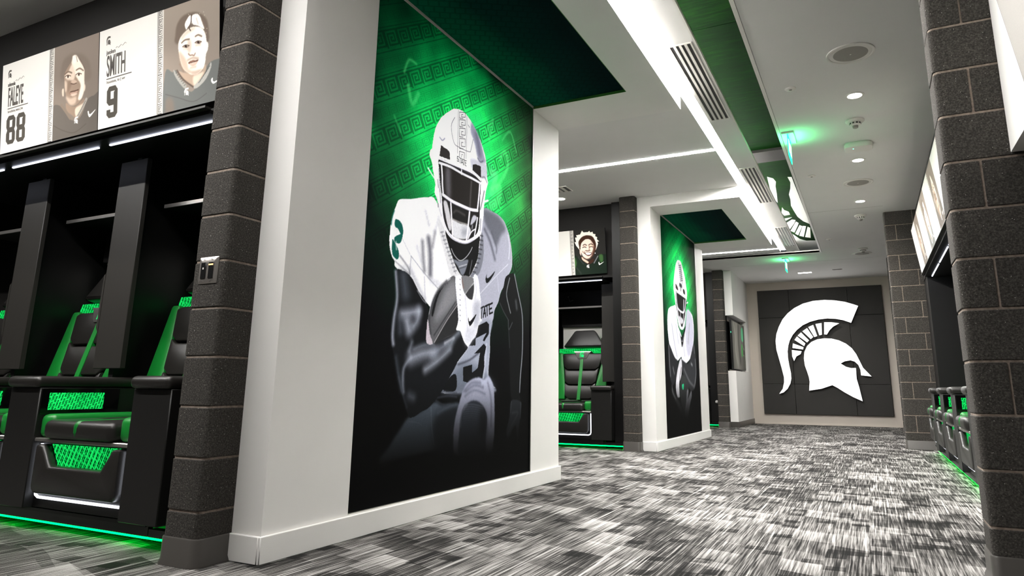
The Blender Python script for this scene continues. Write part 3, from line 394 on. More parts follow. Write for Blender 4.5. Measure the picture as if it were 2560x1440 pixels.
FACES = {'b':[('f',[688,365,682,417,694,471,737,507,809,512,873,492,922,448,939,389,933,316,825,325],(108,95,85),4,0.9),('f',[603,220,662,213,691,218,713,158,757,110,814,79,855,106,896,137,944,206,1018,215,1071,213,1072,-111,926,-135,608,-84],(106,108,106),1.5,1.0),('s',[608,102,715,63,828,23,925,49],3.6,(80,80,78),2,0.8),('f',[613,76,671,56,673,-44,615,-45],(128,112,100),8,0.6),('f',[712,208,777,185,876,166,917,207,917,167,862,119,827,104,778,133,735,169],(176,154,136),2,1.0),('f',[827,161,889,168,903,160,862,124,831,108],(232,214,196),4,0.8),('f',[672,226,717,172,771,124,758,105,706,157,675,201],(158,156,150),1.5,1.0),('s',[698,216,749,156,827,101],9.5,(92,80,72),2,1.0),('f',[956,208,927,165,869,128,827,101,855,91,917,123,958,179],(172,170,164),1.5,1.0),('s',[949,190,936,182],5.2,(92,92,88),1,0.8),('s',[689,203,700,205],5.4,(96,94,90),1,0.8),('s',[938,179,924,171],5.2,(92,92,88),1,0.8),('s',[700,190,711,192],5.4,(96,94,90),1,0.8),('s',[926,168,913,160],5.2,(92,92,88),1,0.8),('s',[711,176,722,178],5.4,(96,94,90),1,0.8),('s',[915,158,901,149],5.2,(92,92,88),1,0.8),('s',[722,163,732,165],5.4,(96,94,90),1,0.8),('s',[903,147,890,139],5.2,(92,92,88),1,0.8),('s',[733,150,743,152],5.4,(96,94,90),1,0.8),('s',[892,136,878,128],5.2,(92,92,88),1,0.8),('s',[744,137,754,139],5.4,(96,94,90),1,0.8),('s',[880,125,866,117],5.2,(92,92,88),1,0.8),('s',[755,124,765,126],5.4,(96,94,90),1,0.8),('f',[709,320,706,361,728,397,781,425,838,427,887,407,915,370,924,328,935,317,934,282,920,259,916,226,902,190,867,168,820,168,777,190,741,223,722,267,714,299],(248,238,226),1.5,1.0),('f',[711,320,740,298,773,256,787,213,798,181,774,189,741,220,720,267],(178,152,132),6,0.7),('f',[784,199,826,190,868,187,896,189,867,167,820,167],(170,144,126),5,0.7),('f',[786,374,807,344,804,300,790,288,775,326],(196,172,154),6,0.7),('f',[728,397,781,423,838,424,824,410,771,397,735,375],(205,184,166),5,0.6),('s',[733,361,759,371,791,368],9.0,(112,92,78),2,0.9),('s',[839,373,861,376,886,363],8.9,(112,92,78),2,0.9),('f',[740,335,760,342,790,334,783,325,762,327],(150,126,110),1.5,0.9),('s',[763,336,770,332],13.2,(58,44,38),1.5,1.0),('s',[739,338,762,343,792,333],4.8,(70,54,46),1,0.9),('s',[775,335,775,334],3.6,(235,228,220),1,1.0),('s',[748,322,782,317],7.2,(190,166,148),4,0.6),('f',[836,337,856,343,885,335,878,326,857,328],(150,126,110),1.5,0.9),('s',[859,337,866,333],13.0,(58,44,38),1.5,1.0),('s',[835,339,857,344,886,334],4.7,(70,54,46),1,0.9),('s',[870,336,870,336],3.5,(235,228,220),1,1.0),('s',[843,323,877,319],7.1,(190,166,148),4,0.6),('s',[786,289,799,278,815,277,830,271,838,281],7.7,(128,100,86),2,0.85),('s',[824,325,828,289],8.3,(255,250,242),4,0.7),('s',[783,256,819,260,859,248],11.8,(150,122,106),5,0.7),('f',[785,242,819,249,841,243,862,243,855,231,819,235,796,230],(140,106,92),1.5,1.0),('f',[794,233,826,233,858,232,842,218,812,217],(214,184,168),1.5,1.0),('s',[788,240,823,236,861,240],3.5,(78,56,48),1,1.0),('s',[805,209,842,208],13.0,(176,150,134),6,0.7),('s',[719,247,748,201],8.4,(130,106,92),4,0.5),('f',[756,460,781,491,802,496,808,454,783,440,767,426],(246,240,232),1.5,1.0),('f',[811,492,852,493,876,469,894,429,905,397,859,426,815,447],(244,238,230),1.5,1.0),('s',[806,498,804,460,790,433,801,413],7.2,(86,72,64),1,1.0),('s',[887,453,912,410,919,374],7.0,(120,104,92),2,1.0),('s',[845,471,859,437],4.8,(180,166,154),2,0.7),('s',[844,494,847,492],4.2,(206,192,176),1,0.8),('s',[869,491,871,489],4.1,(206,192,176),1,0.8),('s',[899,493,901,491],4.1,(206,192,176),1,0.8),('s',[906,474,908,472],4.1,(206,192,176),1,0.8),('s',[925,397,927,395],4.1,(206,192,176),1,0.8),('s',[919,374,921,372],4.1,(206,192,176),1,0.8),('s',[784,507,786,504],4.2,(206,192,176),1,0.8),('f',[959,116,966,97,985,92,1058,114,992,102,973,106,970,124],(244,240,234),1,1.0)],'a':[('f',[674,359,657,433,683,486,757,506,850,487,915,444,944,387,929,310],(116,104,94),8,0.7),('f',[580,198,648,210,707,159,756,108,820,91,873,116,924,198,981,210,1046,212,1055,-25,591,-27],(98,92,86),1.5,1.0),('s',[597,94,693,49,805,20,912,54],3.6,(78,72,66),2,0.8),('f',[714,213,761,187,817,177,888,210,890,187,855,139,820,106,773,131,725,165],(146,126,110),2,1.0),('f',[808,162,871,179,887,182,859,141,818,112],(226,206,188),3,0.85),('s',[667,209,716,160,760,113],19.1,(124,110,98),2,0.9),('s',[911,200,872,150,829,110],21.5,(160,154,146),1.5,1.0),('s',[906,192,893,183],5.0,(100,96,90),1,0.8),('s',[894,179,881,170],5.0,(100,96,90),1,0.8),('s',[882,165,869,156],5.0,(100,96,90),1,0.8),('s',[870,151,857,142],5.0,(100,96,90),1,0.8),('s',[858,138,845,129],5.0,(100,96,90),1,0.8),('s',[846,124,833,115],5.0,(100,96,90),1,0.8),('f',[691,388,697,332,708,272,738,214,771,188,816,184,863,209,886,250,890,295,885,364,869,419,833,458,795,480,759,459,714,421],(150,130,114),1.5,1.0),('f',[761,447,776,487,804,487,835,452,869,419,887,375,887,330,890,289,886,250,862,212,833,214,845,258,853,302,809,356,789,395],(238,222,206),3,1.0),('f',[697,387,733,406,765,440,799,393,791,348,773,340,717,357],(226,208,190),4,0.85),('f',[695,349,718,339,720,292,705,284],(206,186,168),4,0.8),('f',[712,253,759,233,814,235,807,196,761,193,727,222],(206,184,166),5,0.8),('f',[738,347,765,319,748,287,735,267,724,297],(120,101,87),6,0.6),('f',[701,374,723,381,753,372,745,362,720,364],(222,208,194),1.5,1.0),('s',[727,373,729,371],14.8,(64,50,42),1.5,1.0),('s',[699,377,723,382,755,371],5.9,(84,66,56),1,1.0),('f',[807,366,829,373,858,364,850,354,826,356],(222,208,194),1.5,1.0),('s',[833,365,835,363],14.5,(64,50,42),1.5,1.0),('s',[805,368,829,374,860,363],5.8,(84,66,56),1,1.0),('s',[696,393,730,402,764,388],9.6,(110,92,80),2,0.9),('s',[808,396,842,400,876,380],9.4,(110,92,80),2,0.9),('f',[757,331,784,343,816,327,811,310,774,313],(190,166,148),2,1.0),('s',[760,324,785,315,813,316],7.3,(80,62,52),2,0.9),('f',[741,268,778,279,804,274,838,277,826,252,781,247],(140,112,98),1.5,1.0),('f',[753,267,795,266,827,266,814,253,777,253],(176,148,132),1.5,1.0),('s',[756,273,795,272,833,272],5.1,(70,52,44),1,1.0),('f',[758,258,814,255,821,248,781,242],(206,182,166),2,1.0),('f',[767,489,795,489,815,476,845,430,833,438,810,460,797,439,778,449],(246,234,220),2,0.9),('s',[804,481,817,447],5.1,(120,104,92),1,1.0),('s',[837,460,869,419,888,392],8.7,(112,98,88),2,1.0),('f',[672,301,689,304,691,262,676,265],(206,186,168),2,1.0),('f',[890,295,899,282,897,259,890,255],(222,204,186),2,1.0),('f',[927,124,937,95,955,91,1001,125,958,107,943,109,937,125],(244,240,234),1,1.0)],'c':[('f',[538,247,614,241,671,202,742,131,822,141,878,196,906,234,1006,241,1027,239,1010,-40,524,-9],(25,36,28),1.5,1.0),('f',[547,211,586,223,604,156,584,92,552,100],(66,104,56),5,0.9),('f',[913,233,964,234,965,155,928,145],(66,104,56),4,0.9),('s',[600,91,630,54,660,12],11.4,(62,62,62),5,0.7),('f',[589,430,613,423,600,485,627,485,618,514,673,519,700,567,722,540,765,541,784,541,803,557,807,534,845,538,849,513,883,504,876,480,904,463,897,438,928,408,901,408,910,383,891,334,874,303,855,337,678,332,656,318,611,378],(250,240,228),0.8,1.0),('f',[645,405,652,440,698,486,763,501,831,484,866,436,883,375,874,316,848,318,667,323,653,354],(62,38,28),2,1.0),('f',[673,242,704,209,765,165,831,200,839,159,774,129,712,164,681,196],(60,38,30),2,1.0),('f',[679,231,706,204,766,162,757,141,712,168,682,198],(226,190,170),1.5,1.0),('f',[656,318,670,307,675,247,656,271],(232,206,190),1.5,1.0),('f',[672,372,688,411,727,443,760,453,802,442,837,399,853,357,853,318,836,269,816,226,778,204,735,202,699,230,680,271,666,308,667,343],(240,222,208),1.5,1.0),('f',[851,368,874,316,853,268,827,222,780,198,815,241,833,289],(92,58,44),3,0.9),('f',[812,431,851,368,844,338,825,380],(176,138,118),4,0.7),('s',[706,377,730,386,753,373],10.3,(66,40,32),2,1.0),('s',[787,377,811,386,839,374],10.3,(66,40,32),2,1.0),('s',[698,347,722,354,746,345],9.3,(60,38,32),2,1.0),('s',[789,346,816,350,840,343],9.2,(60,38,32),2,1.0),('s',[707,364,739,363],8.3,(206,160,130),3,0.7),('s',[798,364,827,364],8.2,(226,196,120),3,0.6),('s',[783,373,790,343,786,318],10.3,(130,84,66),4,0.7),('s',[739,305,767,299,794,304],13.4,(110,72,56),3,0.9),('f',[714,278,750,278,822,273,802,241,769,234,736,251],(76,36,32),1.5,1.0),('f',[730,271,771,275,812,267,792,250,759,249],(252,248,244),1,1.0),('s',[693,300,708,277,719,296],8.3,(120,80,64),3,0.8),('s',[831,294,823,260],8.2,(120,80,64),3,0.8),('s',[703,224,746,196,794,202],9.3,(140,100,84),4,0.8),('s',[742,224,779,224],8.2,(200,164,146),4,0.7),('s',[864,264,864,262],11.2,(255,250,248),1,1.0),('s',[898,222,875,186,843,139],13.3,(136,136,140),2,0.9),('s',[630,230,684,151,700,139],13.5,(52,52,54),3,0.9),('f',[901,140,907,114,923,111,977,146,932,128,916,127,912,147],(248,246,242),1,1.0)]}
FBG = {'a': (124, 113, 104), 'b': (140, 129, 119), 'c': (40, 39, 37)}
def portrait_art(kind, nx=330):
    """name panel: blank half, key-pattern band, head-and-shoulders print"""
    A = Art(.99, .58, nx, int(nx*.58/.99), (228, 225, 219))
    x = A.U/A.w
    ph = x > .562
    A.c[ph] = np.array(FBG[kind])/255*(1+.10*np.clip((A.V[ph]-.35)/.23, 0, 1)*(kind != 'c'))[:, None]*np.array((1, 1, 1.))
    B = Art(.99, .58, nx, A.ny); B.c[:] = A.c
    B.run(FACES[kind], -.03 if kind != 'c' else -.02, 0)
    for p in LOGO:
        ctr = {'a': (.79, .09), 'b': (.745, .085), 'c': (.74, .10)}[kind]
        B.fill(np.array(p, float).reshape(-1, 2)/1000*.021+ctr, (238, 235, 230), .5, 1, False)
    A.c[ph] = B.c[ph]
    b = (x > .51) & (x < .562); A.c[b] = np.array((222, 217, 210))/255
    w = .052*A.w
    xx = (A.U-.51*A.w)/w; yy = (A.V/(w*1.05)) % 1
    ok = b & (xx > .16) & (xx < .88)
    m = np.zeros(A.U.shape); m[ok] = KEY[np.clip((yy[ok]*10).astype(int), 0, 9), np.clip(((xx[ok]-.16)/.72*10).astype(int), 0, 9)]
    m[b & (xx < .08)] = .6
    A.c *= (1-.55*blur(m, .35))[..., None]
    return A


# =====================================================================================
# the room
# =====================================================================================
ZC, ZS = 3.03, 2.895                                   # ceiling and soffit heights
XW = -2.245                                            # corridor face of the mural walls
fl = box('floor', -7., 1.95, -3., 15.8, -.05, 0, 'carpet'); fl['kind'] = 'structure'; tag(fl, 'patterned black and grey streaked carpet floor', 'floor')
for nm, b_, mt, lb in (('wall_left', (-7.1, -7., -3., 15.8, 0, 3.1), 'matblack', 'dark wall at the far end of the locker bays'),
                       ('wall_right', (1.85, 1.95, -3., 15.8, 0, 3.1), 'matblack', 'dark wall behind the lockers along the corridor'),
                       ('wall_back', (-7., 1.95, -3.1, -3., 0, 3.1), 'panel', 'grey wall closing the room behind the viewer'),
                       ('wall_far', (-7., 1.95, 15.65, 15.8, 0, 3.1), 'offwhite', 'beige end wall behind the charcoal emblem panels')):
    w = box(nm, *b_, mt); w['kind'] = 'structure'; tag(w, lb, 'wall')
bb = box('baseboard_far', -2.28, .5, 15.636, 15.65, 0, .03, 'offwhite'); bb['kind'] = 'structure'; tag(bb, 'thin pale baseboard strip under the emblem wall', 'baseboard')

ceil = structure('ceiling', 'flat white ceiling with light slot and green recess', 'ceiling')
box('bay_ceiling', -7., -1.18, -3., 12.13, ZC, ZC+.03, 'ceil', ceil)
box('corridor_ceiling', -.545, 1.9, -3., 12.43, ZC, ZC+.03, 'ceil', ceil)
box('end_ceiling', -7., 1.9, 12.43, 15.7, ZC, ZC+.03, 'ceil', ceil)
box('vent_strip_ceiling', -1.085, -.888, -3., 12.13, ZC, ZC+.015, 'ceil', ceil)
box('edge_trim', -.575, -.548, -3., 12.43, ZC-.004, ZC+.02, 'plastic', ceil)
box('edge_trim', -.888, -.872, -3., 12.13, ZC-.004, ZC+.02, 'plastic', ceil)
box('edge_trim', -.575, -2.6, 12.43, 12.446, ZC-.002, ZC+.05, 'plastic', ceil)
box('slot_light_shield', -1.20, -1.07, 1.0, 12.1, ZC+.031, ZC+.045, 'plastic', ceil)  # unseen cover added to keep slot light off the green panels
box('seam_line', -.545, .35, 9.53, 9.536, ZC-.0006, ZC+.002, 'grille', ceil)
box('seam_line', -2.2, .45, 13.3, 13.306, ZC-.0006, ZC+.002, 'grille', ceil)
# green printed panels above the open recess, each a part of the ceiling
for a, b_ in ((-3., 2.0), (2.0, 4.455), (4.46, 7.2), (7.56, 10.0), (10.005, 12.9)):
    box('green_panel', -2.6, -.3, a, b_, 3.2, 3.22, 'greenceil', ceil)
box('recess_beam', -2.6, -.3, 7.2, 7.56, 3.17, 3.24, 'panel', ceil)
pr_ = thing('ceiling_emblem_print', 'white helmet emblem printed on the green ceiling recess', 'emblem')
for p in CLOGO:
    q = [(p[i]/1000, p[i+1]/1000) for i in range(0, len(p), 2)]
    prism('print_shape', q, 3.1965, 3.1995, 'whiteprint', pr_, 'xy')
o = box('slot_light', -1.18, -1.087, 2.1, 12.05, ZC+.012, ZC+.03, 'slot'); tag(o, 'long continuous white light slot running along the corridor ceiling', 'light')
for yc, x1, lb in ((.72, -1.18, 'added white light line, out of view, lighting the near locker bay'), (6.52, -1.18, 'white light line across the ceiling between the two murals'), (11.83, -1.18, 'white light line across the ceiling past the second mural')):
    o = box('cross_light', -6.8, x1, yc-.028, yc+.028, ZC-.003, ZC+.01, 'cross_added' if yc < 1 else 'cross'); tag(o, lb, 'light', 'cross ceiling lights')  # nearest line is unseen, added to light the near bay

# ---------- concrete block piers: every block a piece of its own ----------
COURSE = .2032; JT = .009
def pier(name, label, x0, x1, y0, y1, rows, joints, rnd, base_rows=True):
    """rows of blocks from the floor; joints(row) lists x positions of the upright joints"""
    p = structure(name, label, 'pier')
    prism('mortar_core', rr(x0+.0035, x1-.0035, y0+.0035, y1-.0035, .022, 4, rnd), 0, ZC, 'mortar', p, 'xy')
    cache = {}
    for k in range(rows):
        z0, z1 = k*COURSE+(JT/2 if k else 0), min((k+1)*COURSE-JT/2, ZC)
        xs = [x0]+[j for j in joints(k) if x0 < j < x1]+[x1]
        for i in range(len(xs)-1):
            a, b_ = xs[i]+(JT/2 if i else 0), xs[i+1]-(JT/2 if i < len(xs)-2 else 0)
            cs = ''.join(c for c in rnd if (c in 'ad' and i == 0) or (c in 'bc' and i == len(xs)-2))
            key = (round(a, 4), round(b_, 4), cs, round(z1-z0, 4))
            if key not in cache:
                pts = rr(a, b_, y0, y1, .024, 4, cs)
                bm = bmesh.new(); n = len(pts); h = z1-z0; c = .003
                cx, cy = (a+b_)/2, (y0+y1)/2
                ins = [(cx+(u-cx)*(1-c/(abs(b_-a)/2)), cy+(v-cy)*(1-c/((y1-y0)/2))) for u, v in pts]
                R = [[bm.verts.new((u, v, zz)) for u, v in ring] for ring, zz in ((ins, 0), (pts, c), (pts, h-c), (ins, h))]
                bm.faces.new(R[0][::-1]); bm.faces.new(R[3])
                for q in range(3):
                    for j in range(n): bm.faces.new((R[q][j], R[q][(j+1) % n], R[q+1][(j+1) % n], R[q+1][j]))
                o = from_bm('block', bm, 'block', p, True); cache[key] = o.data
            else: o = link(bpy.data.objects.new('block', cache[key]), p)
            o.location = (random.uniform(-.0008, .0008), random.uniform(-.0008, .0008), z0)
    e = .008
    rings = [[(u, v, z) for u, v in rr(x0-d, x1+d, y0-d, y1+d, .024+d, 6, rnd)] for d, z in ((.016, 0), (.016, .006), (e, .022), (e, .100), (e-.003, .105), (.0, .105))]
    loft('rubber_base', rings, 'rubber', p)
    return p
no = lambda k: []
pier('block_pier', 'dark concrete block pier carrying the steel switch plate', -2.612, -2.412, 1.968, 2.36, 15, no, 'ab')
pier('block_pier', 'dark concrete block pier beside the second mural', -2.612, -2.412, 7.768, 8.16, 15, no, 'ab')
pier('block_pier', 'dark concrete block pier beside the television niche', -2.65, -2.45, 13.57, 13.96, 15, no, 'ab')
alt = lambda k: (.484, .890, 1.296, 1.70) if k % 2 == 0 else (.687, 1.093, 1.50)
pier('block_pier', 'tall dark concrete block wall end close to the camera', .3565, 1.85, 3.166, 3.366, 15, lambda k: alt(k+1), 'ad')
pier('block_pier', 'dark concrete block wall end past the lockers along the corridor', .3535, 1.85, 9.89, 10.09, 15, lambda k: alt(k+1), 'ad')
pier('block_pier', 'farthest dark concrete block wall end near the emblem wall', .462, 1.85, 13.4, 13.6, 15, lambda k: alt(k+1), 'ad')

# ---------- mural walls: white cladding, soffit, baseboard ----------
def mural_wall(label, y0, y1, m0, m1, zb):
    p = structure('wall_mural', label, 'wall')
    xb = -2.412
    box('near_stile', xb, XW, y0, m0, 0, ZC, 'white', p); box('far_stile', xb, XW, m1, y1, 0, ZC, 'white', p)
    box('bottom_rail', xb, XW, m0, m1, 0, zb-.004, 'white', p); box('backing_board', xb, XW-.012, m0, m1, zb-.004, ZC, 'white', p)
    s0, s1 = XW, -1.175
    i0, i1 = XW, -1.465
    box('soffit_near', s0, s1, y0, m0, ZS, ZC, 'white', p); box('soffit_far', s0, s1, m1, y1, ZS, ZC, 'white', p)
    box('soffit_side', i1, s1, m0, m1, ZS, ZC, 'white', p); box('soffit_top', s0, i1, m0, m1, ZS+.03, ZC, 'white', p)
    # baseboard wraps the three free sides
    e = .016; h = .105
    box('baseboard', XW, XW+e, y0-e, y1+e, 0, h, 'white', p, .003, 1); box('baseboard', xb, XW, y0-e, y0, 0, h, 'white', p, .003, 1); box('baseboard', xb-.2, XW, y1, y1+e, 0, h, 'white', p, .003, 1)
    box('end_cladding', -2.62, xb, y0+.25, y1, 0, ZC, 'white', p)
    return p
mural_wall('white clad wall and soffit framing the large running player mural', 2.135, 5.088, 2.648, 4.590, .114)
mural_wall('white clad wall and soffit framing the smaller far mural', 7.876, 10.81, 8.335, 10.265, .112)
def player_mural(label, A, m0, m1, zb):
    t = thing('player_mural', label, 'mural')
    grid_print('wall_print', A, lambda U, V: (U*0+XW-.0075, m0+U, zb+V), t, 'backlit')
    # board behind the print and the trim round the soffit half
    box('print_board', XW-.0115, XW-.008, m0, m1, zb, ZS+.008, 'black', t)
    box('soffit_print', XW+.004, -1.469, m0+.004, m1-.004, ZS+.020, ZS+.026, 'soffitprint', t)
    for b_ in ((-1.4695, -1.465, m0, m1), (XW, -1.4695, m1-.0045, m1), (XW, -1.4695, m0, m0+.0045)):
        box('edge_trim', b_[0], b_[1], b_[2], b_[3], ZS, ZS+.02, 'lime', t)  # lip's green glow is put into this strip's colour
    box('reveal_trim', XW-.006, XW-.001, m1-.006, m1-.0002, zb, ZS, 'silver', t); box('reveal_trim', XW-.006, XW-.001, m0, m1, zb-.004, zb, 'silver', t)
    return t
A1 = Art(1.942, 2.79, 560, 804); mural_backdrop(A1, 1.0, 2.02, 1); A1.run(ART1); fade_bottom(A1, .16, .62); A1.noise(.02)
player_mural('tall mural of a helmeted player clutching a football, green glow behind', A1, 2.648, 4.590, .114)
A2 = Art(1.93, 2.785, 250, 361); mural_backdrop(A2, .95, 2.0, 2); A2.run(ART2); fade_bottom(A2, .2, .7); A2.noise(.02)
player_mural('mural of a helmeted player with folded arms over a ball', A2, 8.335, 10.265, .112)

# ---------- television niche wall ----------
p = structure('wall_niche', 'white wall with the open television niche', 'wall')
box('wall_below_niche', -2.45, -2.30, 13.72, 15.65, 0, 1.065, 'white', p); box('wall_above_niche', -2.45, -2.30, 13.72, 15.65, 2.14, ZC, 'white', p)
box('niche_back', -2.45, -2.425, 13.72, 15.65, 1.065, 2.14, 'acryl', p); box('niche_end', -2.425, -2.30, 15.26, 15.65, 1.065, 2.14, 'white', p)
box('baseboard', -2.30, -2.284, 13.71, 15.65, 0, .105, 'rubber', p); box('baseboard', -2.45, -2.30, 13.706, 13.72, 0, .105, 'rubber', p)
t = thing('television', 'wide flat television mounted in the white wall niche', 'television', (-2.335, 13.74, 1.10))
box('housing', -.05, -.006, 0, 1.48, 0, .955, 'dark', t, .004, 1)
AT = Art(1.46, .93, 110, 70, (120, 118, 112))
AT.c *= (.45+.75*(1-np.abs(AT.U/1.46-.35)))[..., None]
AT.stroke([(.2, .9), (.35, .6), (.3, .35), (.5, .1)], .12, (170, 168, 160), 6, .6); AT.stroke([(.75, .85), (.7, .5), (.8, .2)], .2, (70, 70, 66), 8, .6)
AT.fill([(1.05, .62), (1.28, .6), (1.28, .86), (1.08, .85)], (96, 190, 140), 1.5); AT.fill([(1.0, .3), (1.12, .28), (1.14, .5), (1.04, .52)], (84, 180, 96), 2)
AT.stroke([(1.15, .8), (1.2, .5), (1.36, .42)], .015, (190, 200, 185), 1); AT.stroke([(1.2, .3), (1.36, .28), (1.36, .05)], .02, (150, 160, 130), 1.5)
grid_print('screen', AT, lambda U, V: (U*0-.0045, .01+U, .012+V), t)
box('status_light', -.03, -.026, -.004, .0, .70, .73, 'dot', t)

# ---------- emblem wall: nine charcoal panels and the lit helmet sign ----------
t = thing('emblem_wall_panelling', 'three by three charcoal wall panels behind the lit emblem', 'panelling', (0, 0, 0))
xs_, zs_ = (-2.072, -1.423, -.266, .386), (.212, .834, 2.244, 2.85)
for i in range(3):
    for j in range(3):
        box('panel', xs_[i]+.002, xs_[i+1]-.002, 15.585, 15.649, zs_[j]+.002, zs_[j+1]-.002, 'panel', t, .004, 1)
t = thing('helmet_emblem_sign', 'large lit white helmet emblem on the charcoal end wall', 'sign', (-.845, 15.5, 1.53))
for k, p in enumerate(LOGO):
    q = [(p[i]/1000, p[i+1]/1000) for i in range(0, len(p), 2)]
    nm = 'plume' if k == 0 else 'helmet' if k == 1 else 'ray'
    o = prism(nm, q, 0, .028, 'plastic', t); prism('lit_face', q, -.004, 0, 'sign', o)
    cx, cz = sum(a for a, b_ in q)/len(q), sum(b_ for a, b_ in q)/len(q)
    box('standoff', cx-.012, cx+.012, .028, .086, cz-.012, cz+.012, 'dark', o)

# =====================================================================================
# lockers
# =====================================================================================
TH = math.radians(15)
def bk(x, s_, d):                                      # point on the reclined back: s_ up the slope, d out of it
    return (x, .44+s_*math.sin(TH)-d*math.cos(TH), .535+s_*math.cos(TH)+d*math.sin(TH))
def back_prism(name, pts, d0, d1, mat, parent, bev=0.):
    bm = bmesh.new(); A = [bm.verts.new(bk(a, b_, d0)) for a, b_ in pts]; B = [bm.verts.new(bk(a, b_, d1)) for a, b_ in pts]; n = len(pts)
    bm.faces.new(A); bm.faces.new(B)
    for i in range(n): bm.faces.new((A[i], A[(i+1) % n], B[(i+1) % n], B[i]))
    if bev:
        bmesh.ops.recalc_face_normals(bm, faces=bm.faces); bmesh.ops.bevel(bm, geom=bm.edges[:], offset=bev, segments=2, profile=.5, affect='EDGES')
    return from_bm(name, bm, mat, parent, True)
def make_locker():
    t = thing('locker', 'locker', 'locker')
    box('plinth', -.495, .495, .02, .95, 0, .09, 'black', t); box('light_rail', -.495, .495, -.070, -.046, .042, .086, 'dark', t); box('toe_light', -.495, .495, -.060, -.048, .030, .042, 'greenled', t)
    box('floor_tray', -.495, .495, -.085, .95, .085, .10, 'black', t)
    # seat front
    sf = box('seat_base', -.365, .365, -.085, .70, .10, .415, 'black', t, .006, 1)
    pad = [(-.30, .175), (.30, .175), (.325, .20), (.325, .405), (.27, .405), (.20, .305), (-.20, .305), (-.27, .405), (-.325, .405), (-.325, .20)]
    prism('leather_pad', pad, -.135, -.08, 'leather', sf, 'xz', .014)
    prism('lit_screen', [(-.265, .405), (-.195, .305), (.195, .305), (.265, .405)], -.090, -.086, 'keyseat', sf)
    tube('led_line', [(-.346, -.092, .405), (-.346, -.092, .185), (-.338, -.092, .163), (-.316, -.092, .153), (.316, -.092, .153), (.338, -.092, .163), (.346, -.092, .185), (.346, -.092, .405)], .0065, 'footled', sf)
    box('trim_bar', -.36, .36, -.125, -.07, .415, .434, 'silver', sf, .004, 1)
    # cushion
    cu = box('seat_cushion', -.265, .265, -.15, .44, .434, .525, 'leather', t, .032, 3)
    box('green_stripe', -.028, .028, -.1535, .44, .44, .5285, 'gleather', cu, .030, 3)
    for s_ in (-1, 1): box('seat_bolster', *(sorted((s_*.262, s_*.365))), -.11, .46, .434, .548, 'gleather', cu, .028, 3)
    box('chrome_strip', -.30, .30, .425, .44, .535, .575, 'mirror', t)
    # reclined back
    b = back_prism('backrest', [(-.365, 0), (.365, 0), (.365, .645), (-.365, .645)], -.03, .0, 'black', t)
    W = lambda s_: .20+.085*(s_/.62)**1.4
    for s_ in (-1, 1):
        q = [(s_*.365, .01), (s_*.365, .64), (s_*.29, .64), (s_*.27, .50), (s_*.235, .32), (s_*.205, .14), (s_*.20, .01)]
        back_prism('back_bolster', q, 0, .072, 'gleather', b, .018)
    for a0, a1 in ((.015, .195), (.205, .395), (.405, .625)):
        w0, w1 = W(a0), W(a1)
        back_prism('back_pad', [(-w0+.05, a0), (w0-.05, a0), (w0, a0+.035), (w1, a1+.03 if a1 < .6 else a1-.02), (w1-.05, a1-.004), (-w1+.05, a1-.004), (-w1, a1+.03 if a1 < .6 else a1-.02), (-w0, a0+.035)], 0, .085, 'leather', b, .012)
    back_prism('green_stripe', [(-.022, .0), (.022, .0), (.022, .56), (-.022, .56)], .02, .089, 'gleather', b)
    cr = back_prism('crest_plate', [(-.055, .545), (.055, .545), (.075, .57), (.10, .625), (.13, .648), (-.13, .648), (-.10, .625), (-.075, .57)], .0, .094, 'silver', b, .004)
    for p in LOGO[:2]:
        q = [(p[i]/1000*.036, .598+p[i+1]/1000*.036) for i in range(0, len(p), 2)]
        back_prism('crest_emblem', q, .094, .097, 'crest', b)
    h0 = .655
    back_prism('head_light', [(-.365, h0), (.365, h0), (.365, h0+.052), (-.365, h0+.052)], -.02, .03, 'keyside', b)
    back_prism('headrest', [(-.27, .715), (.27, .715), (.285, .73), (.15, .935), (.125, .95), (-.125, .95), (-.15, .935), (-.285, .73)], .0, .085, 'leather', b, .02)
    # inside of the locker
    ib = box('back_panel', -.495, .495, .93, .95, .10, 2.06, 'black', t)
    box('polished_panel', -.37, .37, .735, .745, 1.21, 1.52, 'mirror', ib); box('panel_lip', -.37, .37, .72, .745, 1.52, 1.532, 'silver', ib)
    box('upper_panel', -.37, .37, .69, .71, 1.532, 1.75, 'black', ib)
    sh = box('shelf', -.37, .37, .42, .93, 1.752, 1.770, 'black', t); box('shelf_lip', -.37, .37, .410, .42, 1.750, 1.772, 'silver', sh)
    tube('coat_hook', [(-.30, .92, 1.93), (-.30, .80, 1.90), (-.28, .70, 1.95)], .008, 'silver', t)
    # divider, arm pedestal
    dv = box('divider', .37, .62, .27, .30, .785, 2.03, 'charc', t, .003, 1)
    box('divider_side', .475, .515, .30, .929, .101, 2.054, 'black', dv)
    prism('divider_grip', [(.350, 1.02), (.371, .99), (.371, 1.34), (.358, 1.33)], .268, .285, 'charc', dv)
    pd = box('arm_pedestal', .365, .625, -.13, .44, .101, .678, 'pedestal', t, .004, 1)
    box('screen_bezel', .6245, .630, -.12, .28, .545, .672, 'acryl', pd); box('lit_screen', .629, .632, -.085, .195, .567, .652, 'keyside', pd)
    box('armrest', .358, .632, -.155, .60, .678, .736, 'leather', t, .024, 3)
    # canopy over the locker with its light
    cn = box('canopy', -.495, .495, 0., .95, 2.055, 2.075, 'black', t); box('canopy_light', -.435, .450, .070, .080, 2.049, 2.055, 'coolled', cn)
    box('canopy_lip', -.495, .495, -.035, 0., 2.075, 2.086, 'charc', cn)
    return t
proto = make_locker()
def place(o, x, y, rz, label, group):
    o.location = (x, y, 0); o.rotation_euler = (0, 0, rz); o['label'] = label; o['group'] = group; return o
